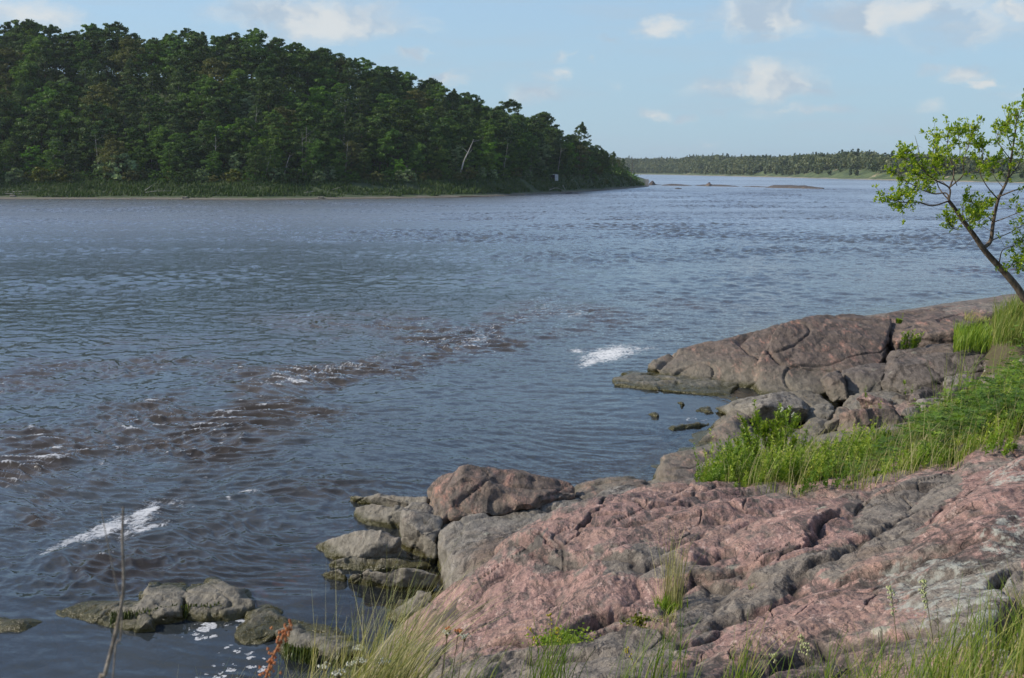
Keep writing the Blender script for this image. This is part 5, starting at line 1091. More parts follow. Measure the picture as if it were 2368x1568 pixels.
def mounds(rg_, centres, per, rad, H_):
    c = np.repeat(np.arange(len(centres)), per); R_ = rg_.uniform(.6, 1.3, len(centres)) * rad; Hc = rg_.uniform(H_[0], H_[1], len(centres)) * (.8 + .75 * sst(5.5, 8.0, centres[:, 0])); a_ = rg_.uniform(0, 6.28, len(c)); r_ = np.sqrt(rg_.uniform(0, 1, len(c)))
    return centres[c] + np.stack([np.cos(a_), np.sin(a_)], 1) * (r_ * R_[c])[:, None], Hc[c] * (1 - .72 * r_ ** 2) * rg_.uniform(.85, 1.1, len(c)), np.clip(rg_.uniform(.1, .85, len(centres))[c], 0, 1)
def bushy(name, seed, feet, hr, leaves, mat, label, L=.16, pairs=7, lw=.05, cat='undergrowth', kind='stuff', hs=None, rs=None):
    rg_ = np.random.default_rng(seed); V = []; RN = []
    for fi, (x, y) in enumerate(feet):
        z = float(gz(x, y)[0]); cl = float(n2(np.array([x * 1.1]), np.array([y * 1.1]))[0]); h_ = rg_.uniform(*hr) * (1 + .7 * cl); r0 = np.clip(.45 + .5 * cl + rg_.normal() * .15, 0, 1)
        if hs is not None: h_ = hs[fi]; r0 = np.clip(rs[fi] + rg_.normal() * .1, 0, 1)
        ln = np.array([rg_.normal(.12, .15), rg_.normal(0, .12)])
        for i in range(leaves):
            t = rg_.uniform(.25, 1); a = rg_.uniform(0, 6.28); b = np.array([x + ln[0] * h_ * t, y + ln[1] * h_ * t, z + h_ * t])
            q = pinnate(rg_, b, (math.cos(a), math.sin(a), rg_.uniform(.0, .8)), L * rg_.uniform(.7, 1.2), pairs, lw, .5); V += q; RN += [np.clip(r0 + rg_.normal() * .18, 0, 1)] * len(q)
    v = np.array(V); o = link(name, mesh_np(name, v, np.arange(len(v)).reshape(-1, 4), [mat], False, {'rnd': RN})); tag(o, label, cat, kind=kind); return o
VET = [(4.7, 13.4), (5.0, 15.0), (6.0, 16.4), (7.2, 17.9), (9.8, 19.6), (11, 14), (8.6, 9.8), (6.3, 10.4), (5.0, 11.6)]
_f, _h, _r = mounds(rng, scat(95, VET, lambda x, y: (gz(x, y) > .12)), 13, .38, (.30, .92))
bushy('vetch_undergrowth', 34, _f, (.3, .7), 10, M_VT, 'dense feathery vetch covering the slope on the right', hs=_h, rs=_r, lw=.055)
def weeds(name, seed, feet, hr, k, ll, lw, mat, label, cat='undergrowth', lean=.12, hs=None, rs=None):
    rg_ = np.random.default_rng(seed); n_ = len(feet); z = gz(feet[:, 0], feet[:, 1]); h_ = rg_.uniform(hr[0], hr[1], n_) * (1 + .4 * n2(feet[:, 0] * .9, feet[:, 1] * .9)); r0 = np.clip(rg_.uniform(.05, .9, n_) + .35 * n2(feet[:, 0] * .8 + 4, feet[:, 1] * .8), 0, 1)
    if hs is not None: h_ = hs; r0 = np.clip(rs + rg_.normal(size=n_) * .1, 0, 1)
    lx = rg_.normal(lean, .18, n_); ly = rg_.normal(0, .18, n_); i = np.repeat(np.arange(n_), k); m = len(i); t = rg_.uniform(.08, 1, m)
    p = np.stack([feet[i, 0] + lx[i] * h_[i] * t ** 1.5, feet[i, 1] + ly[i] * h_[i] * t ** 1.5, z[i] + h_[i] * t], 1); a_ = rg_.uniform(0, 6.28, m); d = np.stack([np.cos(a_), np.sin(a_), rg_.uniform(.1, 1.4, m)], 1); d /= np.linalg.norm(d, axis=1)[:, None]
    s_ = np.cross(d, rg_.normal(size=(m, 3)) * .4 + np.array([0, 0, 1])); s_ /= np.linalg.norm(s_, axis=1)[:, None]; l = (ll * rg_.uniform(.6, 1.25, m) * (1.1 - .4 * t))[:, None]; w = s_ * lw / ll * l; mp_ = p + d * l * .5 + np.array([0, 0, 1]) * l * .08
    v = np.stack([p, mp_ + w, p + d * l, mp_ - w], 1).reshape(-1, 3); v2, f2, m2 = blades(rg_, np.stack([feet[:, 0], feet[:, 1], z], 1), h_, np.full(n_, .004), np.stack([lx, ly], 1), 0, 3); o_ = len(v)
    rn_ = np.concatenate([np.repeat(np.clip(r0[i] + .3 * (t - .5) + rg_.normal(size=m) * .1, 0, 1), 4), np.full(len(v2), .6)])
    tag(link(name, mesh_np(name, np.concatenate([v, v2]), np.concatenate([np.arange(o_).reshape(-1, 4), f2 + o_]), [mat], False, {'rnd': rn_})), label, cat, kind='stuff')
_f, _h, _r = mounds(rng, scat(210, HOL), 13, .24, (.12, .60))
weeds('leafy_weeds', 36, _f, (.16, .46), 34, .05, .010, M_LF, 'mixed leafy weeds growing through the hollow grass', hs=_h, rs=_r)
weeds('leafy_weeds', 37, clumped(rng, scat(60, [(2.6, 13.8), (2.8, 15.4), (3.9, 16.2), (4.6, 14.2), (3.6, 12.8)]), 420, .12), (.25, .62), 46, .06, .011, M_LF, 'taller yellow green weeds at the left end of the hollow')
bushy('vetch_patch', 35, clumped(rng, scat(9, [(3.6, 12.6), (4.4, 15.4), (5.4, 15.4), (5.2, 11.6), (4.2, 12.0)]), 120, .28), (.10, .30), 8, M_VT, 'low vetch leaves among the grass of the hollow', .11, 6, .035)
def stalk_plant(x, y, h, lean, seed, leaves=60, ll=.07, lw=.012, kind_='plant', start=.18, mat=M_LF, plume=False, up=.9, z=None):
    rg_ = np.random.default_rng(seed); z = float(gz(x, y)[0]) - .02 if z is None else z; t = empty(kind_, (x, y, z))
    def at(s): return np.array([lean[0] * h * s ** 1.6, lean[1] * h * s ** 1.6, h * s])
    b = MB(); b.tube([Vector(at(s)) for s in np.linspace(0, 1, 6)], [.005 * (1.1 - .8 * s) * (h + .3) for s in np.linspace(0, 1, 6)], 5); stems = [(at, 1.0)]
    V = []; RN = []
    nb = min(7, int(leaves / 26)); br = []
    for i in range(nb):
        s0 = rg_.uniform(.35, .8); a = rg_.uniform(0, 6.28); p0 = at(s0); d = np.array([math.cos(a) * .35 + lean[0] * .6, math.sin(a) * .35, 1.0]); d /= np.linalg.norm(d); L = h * rg_.uniform(.18, .38); br.append((p0, d, L)); b.tube([Vector(p0), Vector(p0 + d * L)], [.0028, .001], 4)
    link('stem', b.mesh('stem', M_STEM if mat is M_LF else mat), t)
    for i in range(leaves):
        j = rg_.integers(0, nb + 1); s = rg_.uniform(start, 1)
        if j == 0: p = at(s); ax = np.array([lean[0], lean[1], 1.0])
        else: p0, ax, L = br[j - 1]; s = rg_.uniform(.1, 1); p = p0 + ax * L * s
        a = rg_.uniform(0, 6.28); d = np.array([math.cos(a), math.sin(a), rg_.uniform(up - .5, up + .5)]); d /= np.linalg.norm(d); l = ll * rg_.uniform(.6, 1.15) * (1.05 - .35 * s); sd_ = np.cross(d, [.1, .2, 1]); sd_ /= np.linalg.norm(sd_); w = sd_ * lw * rg_.uniform(.7, 1.2) * l / ll
        m_ = p + d * l * .5 + np.array([0, 0, l * .06]); V += [p, m_ + w, p + d * l, m_ - w]; RN += [np.clip(.25 + .5 * s + rg_.normal() * .18, 0, 1)] * 4
    v = np.array(V); link('leaves', mesh_np('leaves', v, np.arange(len(v)).reshape(-1, 4), [mat], False, {'rnd': RN}), t)
    if plume:
        b = MB(); p = at(1.0); 
        for i in range(14):
            s = i / 14; q = p + np.array([rg_.normal() * .012, rg_.normal() * .012, s * .07]); b.tube([Vector(q), Vector(q + np.array([.006, 0, .016]))], [.009, .003], 5)
        link('flower', b.mesh('flower', M_WHT), t)
    return t
def at_px(px, py, Y): p = P(px, py, Y); return p
STK = [(1737, 1706, 954, 'leftmost of the tall leafy stalks'), (1748, 1721, 967, 'second tall leafy stalk from the left'), (1752, 1754, 940, 'tallest dark tipped leafy stalk'), (1765, 1774, 969, 'leafy stalk just right of the tallest'), (1772, 1797, 954, 'leafy stalk in the middle of the tall group'), (1778, 1809, 951, 'leafy stalk with a small white tip'),
       (1782, 1826, 948, 'leafy stalk with the largest white plume'), (1790, 1835, 963, 'short leafy stalk beside the white plume'), (1795, 1853, 951, 'rightmost of the tall leafy stalks'), (1745, 1740, 1000, 'lower leafy stalk in front of the tall group'), (1700, 1681, 1030, 'thin leafy stalk leaning at the left of the group'), (1722, 1697, 1010, 'slim leafy stalk behind the thin leaning one'),
       (1775, 1760, 985, 'yellowish leafy stalk in the heart of the group'), (1800, 1800, 1000, 'bronze tinged leafy stalk low in the group'), (1818, 1842, 1010, 'leafy stalk leaning right above the grass'), (1728, 1712, 1060, 'short leafy stalk at the lower left of the group'), (1760, 1758, 1085, 'fresh green young stalk in front of the group'), (1690, 1668, 1080, 'small leafy stalk beside the dark rock hole')]
for i, (bx, tx, ty, lab) in enumerate(STK):
    Y = 14.6 + .9 * random.random(); top = P(tx, ty, Y); xb = P(bx, 1130, Y).x; z0 = float(gz(xb, Y)[0]); hh_ = max(.3, top.z - z0)
    t = stalk_plant(xb, Y, hh_, ((top.x - xb) / hh_, .03), 200 + i, int(300 * min(1.3, hh_)) + 40, .085, .015, 'leafy_stalk', .22, M_LF, 'white' in lab)
    tag(t, lab, 'plant', 'tall leafy stalks behind the pink ridge')
SPR = [(1608, 1132, 1612, 1095, 13.9, 'bright green sprig in front of the brown rock, left of the grass', 26, .07), (1625, 1135, 1626, 1118, 13.8, 'tiny sprig right of the bright green one', 14, .05), (2008, 980, 1998, 895, 20.6, 'thin pale sprig before the large rounded boulder', 44, .06), (2040, 975, 2036, 922, 20.4, 'green sprig right of the thin pale one', 44, .07), (2020, 975, 2014, 935, 20.5, 'low sprig between two taller ones at the boulder', 24, .05),
       (2094, 918, 2090, 876, 22, 'light green sprig on the flat grey slab', 40, .07), (2108, 912, 2112, 890, 22, 'small leafy sprig right of the light green one', 26, .07), (2126, 918, 2130, 898, 21.9, 'low green rosette on the flat grey slab', 30, .08), (2084, 745, 2088, 725, 27, 'tiny sprig on top of the slab by the big dome', 16, .07)]
for i, (bx, by, tx, ty, Y, lab, nl, ll) in enumerate(SPR):
    p = P(bx, by, Y); q = P(tx, ty, Y); t = stalk_plant(p.x, Y, q.z - p.z + .05, ((q.x - p.x) / (q.z - p.z), 0), 300 + i, nl, ll, .014, 'sprig', .2, M_LF, False, .8, p.z - .05); tag(t, lab, 'plant', 'sprigs growing between the rocks')
for i, (px0, px1, py0, top, Y, k, lab) in enumerate([(2078, 2100, 812, 762, 25.0, 9, 'bright green plant in the dark cleft beside the big dome'), (2102, 2120, 812, 770, 24.9, 8, 'second bright green plant in the cleft, right one'), (2072, 2090, 750, 738, 26.6, 4, 'small green plant on the rim above the dark cleft')]):
    t = empty('cleft_plant', P((px0 + px1) / 2, py0, Y)); V = []; RN = []; rg_ = np.random.default_rng(400 + i); b = MB()
    for j in range(k):
        bx = rg_.uniform(px0, px1); p = np.array(P(bx, py0, Y)); hh_ = (P(bx, top, Y).z - p[2]) * rg_.uniform(.6, 1); ln = rg_.normal(.12, .1); b.tube([Vector(p) - t.location, Vector(p + np.array([ln * hh_, 0, hh_])) - t.location], [.006, .002], 4)
        for q in range(42):
            s = rg_.uniform(.08, 1); c_ = p + np.array([ln * hh_ * s, 0, hh_ * s]); a = rg_.uniform(0, 6.28); d = np.array([math.cos(a), math.sin(a), .8]); d /= np.linalg.norm(d); l = .09 * rg_.uniform(.6, 1.2); w = np.cross(d, [0.1, 0, 1]); w = w / np.linalg.norm(w) * .014
            V += [c_, c_ + d * l * .5 + w, c_ + d * l, c_ + d * l * .5 - w]; RN += [np.clip(.3 + .4 * s + rg_.normal() * .15, 0, 1)] * 4
    v = np.array(V) - np.array(t.location); link('leaves', mesh_np('leaves', v, np.arange(len(v)).reshape(-1, 4), [M_LF], False, {'rnd': RN}), t); link('stem', b.mesh('stem', M_STEM), t); tag(t, lab, 'plant', 'green plants in the cleft of the headland')
# grass under the leaning tree and on the ledge
def px_tuft(name, seed, cells, hr, mat, label, rn=(0, .7), w=(.005, .009), lean=(.2, 0), kind=None, zoff=-.1, cat='grass'):
    rg_ = np.random.default_rng(seed); B = []
    for (px0, px1, py0, py1, Y0, Y1, k) in cells:
        u = rg_.uniform(size=k); v_ = rg_.uniform(size=k); px = px0 + (px1 - px0) * v_; py = py0 + (py1 - py0) * u; Y = Y0 + (Y1 - Y0) * u
        for a_, b_, c_ in zip(px, py, Y): p = P(a_, b_, c_); B.append((p.x, p.y, p.z + zoff))
    B = np.array(B); k = len(B); v, f, m = blades(rg_, B, rg_.uniform(hr[0], hr[1], k), rg_.uniform(*w, k), np.stack([rg_.normal(lean[0], .25, k), rg_.normal(lean[1], .2, k)], 1))
    o = link(name, mesh_np(name, v, f, [mat], False, {'rnd': np.repeat(np.clip(rg_.uniform(rn[0], rn[1], k), 0, 1), m)})); tag(o, label, cat, kind=kind); return o
px_tuft('grass_tuft', 41, [(2205, 2290, 805, 765, 23.4, 25, 700)], (.25, .5), M_LF, 'bushy green tuft on the headland ledge, left of the leaning tree foot', (.2, .9), (.012, .022), kind='thing', cat='tuft')
px_tuft('ledge_grass', 42, [(2296, 2450, 790, 730, 21, 23.5, 2600), (2330, 2460, 730, 715, 22, 23, 900)], (.25, .62), M_G1, 'bright grass growing around the foot of the leaning tree', (0, .75), (.007, .013), kind='stuff')
px_tuft('ledge_moss_grass', 43, [(2230, 2370, 735, 712, 26, 28, 1200)], (.06, .16), M_G1, 'thin short grass on top of the headland', (.3, .9), (.007, .012), kind='stuff')
px_tuft('tall_blades', 44, [(2215, 2225, 900, 880, 17, 17.2, 5), (2240, 2250, 905, 880, 17, 17.2, 5), (2180, 2200, 930, 890, 17, 17.2, 6), (2280, 2340, 900, 870, 16.5, 17, 16), (2150, 2260, 990, 930, 16, 17, 30)], (.6, 1.05), M_G1, 'tall single grass stalks rising above the vetch', (.1, .7), (.007, .011), (.12, 0), kind='stuff')
# foreground grass
def region(poly, n_, acc=None): return scat(n_, poly, acc or (lambda x, y: gz(x, y) > .1))
G1P = [(-1.75, 4.6), (-1.95, 6.2), (-1.55, 6.8), (-1.05, 6.7), (-.65, 5.9), (-.6, 4.9)]
a = clumped(rng, region(G1P, 260), 3800, .05)
grass_obj('shore_grass', 51, a, (.32, .95), (.003, .006), (.36, .05), M_G2, 'tall pale grass leaning right at the bottom, on the bank edge', rn=(0, 1), lv=.22, seg=6)
a = clumped(rng, region(G1P, 140), 1900, .06)
grass_obj('shore_green_grass', 52, a, (.25, .55), (.0035, .007), (.32, .05), M_G1, 'fresh green blades at the foot of the tall pale grass', rn=(0, .6), lv=.18, seg=6)
G2P = [(1.0, 2.9), (1.05, 4.3), (1.9, 4.6), (3.2, 4.6), (3.4, 2.9)]
a = clumped(rng, region(G2P, 200, lambda x, y: (x > .8) & (n2(x * 1.2, y * 1.2) > -.15)), 2600, .07)
grass_obj('near_grass', 53, a, (.10, .40), (.0025, .005), (.12, .0), M_G1, 'fine green grass in the bottom right corner, nearest the viewer', rn=(.1, .95), lv=.3, seg=5)
a = clumped(rng, region([(0.2, 4.0), (0.2, 5.4), (1.1, 5.4), (1.1, 4.0)], 14), 190, .04)
grass_obj('sparse_grass', 54, a, (.18, .42), (.0025, .0045), (.22, 0), M_G1, 'sparse thin blades along the bottom edge of the grey slab', rn=(0, .8), lv=.2, seg=5)
a = clumped(rng, region([(-.35, 5.0), (-.35, 6.2), (.3, 6.0), (.3, 4.6)], 12), 150, .05)
grass_obj('sparse_grass', 55, a, (.25, .5), (.0025, .005), (.3, 0), M_G1, 'few thin blades between the tall pale grass and the grey slab', rn=(0, .7), lv=.2, seg=5)
def tuft_at(name, seed, px, py, k, hr, spread, mat, label, rn=(0, 1), lean=(0, 0), cat='tuft', w=(.0025, .005), lv=.3, grp=None):
    g_ = ground_hit(px, py); t = empty(name, g_); rg_ = np.random.default_rng(seed); xy = np.array([[g_.x, g_.y]]) + rg_.normal(size=(k, 2)) * spread
    o, *_ = grass_obj('blades', seed, xy, hr, w, lean, mat, '', rn=rn, kind=None, lv=lv, parent=t); o.location = -g_; tag(t, label, cat, grp); return t
tuft_at('dry_tuft', 61, 1552, 1398, 95, (.20, .52), .055, M_G2, 'dry straw tuft growing in the cleft of the pink bedrock', (.2, 1), (.05, 0), lv=.12)
tuft_at('dry_tuft', 62, 1545, 1408, 120, (.04, .10), .05, M_LF, 'short yellow green tuft under the dry straw tuft', (.3, 1), w=(.006, .012))
tuft_at('dry_tuft', 63, 1536, 1432, 60, (.06, .16), .05, M_G2, 'tangled dead grass hanging below the dry straw tuft', (.3, 1), (-.2, -.5), lv=.5)
tuft_at('sprout', 64, 1738, 1362, 10, (.04, .08), .012, M_G1, 'tiny sprout in a crack of the pink bedrock', (.1, .6))
for i, (px, py, s, lab, mt) in enumerate([(1310, 1484, .11, 'low green creeping plant in the hollow of the near bedrock', M_LF), (1275, 1490, .07, 'small green creeping plant left of the larger one', M_LF), (1480, 1443, .06, 'yellow green stonecrop cushion on the bedrock', LM_Y)]):
    g_ = ground_hit(px, py); t = empty('creeping_plant', g_); rg_ = np.random.default_rng(70 + i); c_ = rg_.normal(size=(420 if s > .1 else 220, 3)) * np.array([s, s * .7, s * .22]); c_[:, 2] = np.abs(c_[:, 2]) + .01; v, f = quads(c_, .013, rg_, 1, .6)
    link('leaves', mesh_np('leaves', v, f, [mt], False, {'rnd': np.repeat(rg_.uniform(.2, 1, len(c_)), 4)}), t); b = MB(); b.tube([(-s, 0, .005), (0, .01, .012), (s, 0, .005)], .003, 4); link('stem', b.mesh('stem', M_STEM), t); tag(t, lab, 'plant')
# yarrow
YA = [(751, 1541, 5.0, 'flat white yarrow head at the far left of the tall grass', 1), (784, 1557, 4.9, 'white yarrow head at the bottom edge, low in the grass', 1), (809, 1538, 5.0, 'small white yarrow head left of the middle of the grass', .6), (829, 1500, 5.2, 'highest white yarrow head in the tall grass', .9), (832, 1529, 5.0, 'wide white yarrow head below the highest one', 1.2), (887, 1531, 5.1, 'white yarrow head in the right half of the tall grass', 1),
      (1034, 1463, 5.6, 'cream yarrow head against the pink bedrock', .8), (1037, 1455, 5.6, 'orange brown yarrow head just above the cream one', .6), (1060, 1460, 5.6, 'small cream yarrow head right of the orange brown one', .7), (1074, 1472, 5.5, 'white yarrow head at the right end of the tall grass', 1)]
for i, (px, py, Y, lab, sc) in enumerate(YA):
    p = P(px, py, Y); z0 = float(gz(p.x - .05, Y)[0]); t = empty('yarrow', (p.x - .05, Y, z0)); b = MB(); hh_ = p.z - z0
    b.tube([(0, 0, 0), (.015, 0, hh_ * .5), (.05, 0, hh_)], [.0028, .0022, .0018], 5); rg_ = random.Random(i)
    hd = MB()
    for k in range(26):
        a_ = rg_.uniform(0, 6.28); r_ = .032 * sc * math.sqrt(rg_.random()); q = Vector((.05 + r_ * math.cos(a_), r_ * math.sin(a_), hh_ + .004 * rg_.random())); b.tube([(.05, 0, hh_ - .03), q], [.001, .0008], 3)
        hd.tube([q, q + Vector((0, 0, .004)), q + Vector((0, 0, .007))], [.004, .0052, .002], 6)
    link('stem', b.mesh('stem', M_STEM), t); link('flower_head', hd.mesh('flower_head', M_WHT if 'orange' not in lab else M_RED), t)
    V = []; RN = []
    for k in range(5):
        s = rg_.uniform(.15, .8); a_ = rg_.uniform(0, 6.28); q = pinnate(np.random.default_rng(k + i * 9), np.array([.03 * s, 0, hh_ * s]), (math.cos(a_), math.sin(a_), .7), .06, 7, .012, .2); V += q; RN += [.4] * len(q)
    v = np.array(V); link('leaves', mesh_np('leaves', v, np.arange(len(v)).reshape(-1, 4), [M_VT], False, {'rnd': RN}), t); tag(t, lab, 'flower', 'yarrow in the foreground grass')
# budding stalks at bottom right, small yellow heads
BD = [(2075, 1600, 2058, 1362, 4.3, 'thin stalk with a pale bud cluster, right of centre foreground', 1), (2160, 1600, 2133, 1345, 4.2, 'tallest pale budded stalk in the bottom right corner', 1.4), (1868, 1580, 1852, 1472, 4.8, 'budded stalk left of the near grass', 1), (1872, 1590, 1864, 1490, 4.75, 'shorter budded stalk beside the left one', .8), (1800, 1600, 1790, 1515, 4.8, 'low budded stalk leaning at the far left of the near grass', .8), (1290, 1580, 1225, 1455, 5.4, 'yellow budded thin stalk over the grey slab', .5), (1310, 1580, 1288, 1455, 5.4, 'second yellow budded stalk over the grey slab', .5), (1480, 1590, 1450, 1500, 5.2, 'small orange headed stalk at the bottom centre', .4), (1280, 1590, 1272, 1422, 5.3, 'ochre headed thin stalk in front of the pink bedrock', .5)]
for i, (bx, by, tx, ty, Y, lab, sc) in enumerate(BD):
    q = P(tx, ty, Y); xb = P(bx, by, Y).x; z0 = float(gz(xb, Y)[0]); hh_ = q.z - z0; dx = q.x - xb; t = empty('budded_stalk', (xb, Y, z0)); b = MB(); b.tube([(0, 0, 0), (dx * .3, 0, hh_ * .5), (dx * .8, 0, hh_ * .9), (dx, 0, hh_)], [.0026, .002, .0016, .001], 5); hd = MB(); rg_ = random.Random(i + 40)
    for k in range(int(30 * sc)):
        s = rg_.uniform(.0, 1) ** 2 * .28; c_ = Vector((dx * (1 - s) + rg_.gauss(0, .007), rg_.gauss(0, .007), hh_ * (1 - s))); hd.tube([c_, c_ + Vector((rg_.uniform(-.004, .004), 0, .006)), c_ + Vector((0, 0, .011))], [.0015, .0045, .001], 5)
    link('stem', b.mesh('stem', M_LFs if False else M_STEM), t); link('flower_head', hd.mesh('flower_head', M_CRM if sc > .5 else M_YEL), t); tag(t, lab, 'flower', 'budded stalks in the foreground')
# bare stems close to the viewer
for nm, pts, Y, r, lab in [('dead_stem', [(225, 1640), (243, 1560), (266, 1470), (284, 1380), (286, 1320), (283, 1250), (285, 1172)], 1.55, .0032, 'thick bare grey stem standing out of focus at lower left'),
                           ('dead_stem', [(262, 1560), (278, 1480), (281, 1400), (268, 1345), (252, 1270), (240, 1210), (233, 1170)], 1.6, .0012, 'thin whitish stem crossing behind the thick bare one')]:
    pp_ = [P(a_, b_, Y) for a_, b_ in pts]; g_ = Vector((pp_[0].x - .1, Y, float(gz(pp_[0].x - .1, Y)[0]))); pp_ = [g_, g_.lerp(pp_[0], .5)] + pp_; c_ = crom(pp_, 4); b = MB(); b.tube(c_, [r * (1.25 - .75 * i / (len(c_) - 1)) for i in range(len(c_))], 7)
    o = link(nm, b.mesh(nm, simple_material(nm, (.16, .13, .10), (.30, .26, .21), 40))); tag(o, lab, 'stem', 'bare stems close to the viewer')
pts = [P(a_, b_, 2.3) for a_, b_ in [(600, 1640), (617, 1560), (630, 1520), (648, 1485), (660, 1462), (671, 1444)]]; g_ = Vector((pts[0].x - .05, 2.3, float(gz(pts[0].x - .05, 2.3)[0])))
t = empty('dock_plant', g_); b = MB(); b.tube([p - g_ for p in [g_] + pts], [.004, .0035, .003, .0025, .002, .0015, .001], 6); link('stem', b.mesh('stem', M_RED), t); hd = MB(); rg_ = random.Random(2)
for k in range(70):
    s = rg_.uniform(1.0, 4.95); i = int(s); p = pts[i].lerp(pts[min(i + 1, 5)], s - i) - g_; w_ = .011 * (1.15 - s / 6) * (.5 + .9 * abs(math.sin(s * 3.3))); c_ = p + Vector((rg_.gauss(0, w_), rg_.gauss(0, w_), rg_.gauss(0, .006))); hd.tube([c_, c_ + Vector((rg_.gauss(0, .002), 0, .004)), c_ + Vector((0, 0, .008))], [.0012, .0034, .0008], 5)
link('seed_head', hd.mesh('seed_head', M_RED), t); tag(t, 'rust red dock seed head out of focus at the bottom, left of the grass', 'dock')
# green weed hanging at the waterline of the lower left rocks
def weed(seed, pxs, label, k=900):
    rg_ = np.random.default_rng(seed); B = []
    for _ in range(k):
        i = rg_.integers(0, len(pxs) - 1); a_, b_ = pxs[i], pxs[i + 1]; s = rg_.uniform(); u = a_[0] + (b_[0] - a_[0]) * s; v_ = a_[1] + (b_[1] - a_[1]) * s; g_ = G(*c4(u, v_), 0)
        B.append((g_.x, g_.y + rg_.uniform(.02, .1), rg_.uniform(.03, .16)))
    B = np.array(B); hgt_ = rg_.uniform(.06, .15, k); v, f, m = blades(rg_, B, -hgt_, rg_.uniform(.006, .014, k), np.stack([rg_.normal(0, .15, k), np.abs(rg_.normal(.5, .2, k))], 1), 0, 3)
    tag(link('water_weed', mesh_np('water_weed', v, f, [M_WEED], False, {'rnd': np.repeat(rg_.uniform(0, 1, k), m)})), label, 'weed', kind='stuff')
M_WEED = leaf_material('water_weed', [(0.020, 0.030, 0.006), (0.05, 0.075, 0.010), (0.11, 0.13, 0.02)], .15, .3)
weed(81, [(700, 1100), (820, 1095), (960, 1075), (1130, 1050), (1300, 1050), (1420, 1035)], 'green weed along the waterline of the long grey rock')
weed(82, [(1800, 1300), (1850, 1320), (1930, 1335), (2010, 1345)], 'green weed at the foot of the pale rock behind the tall grass', 500)

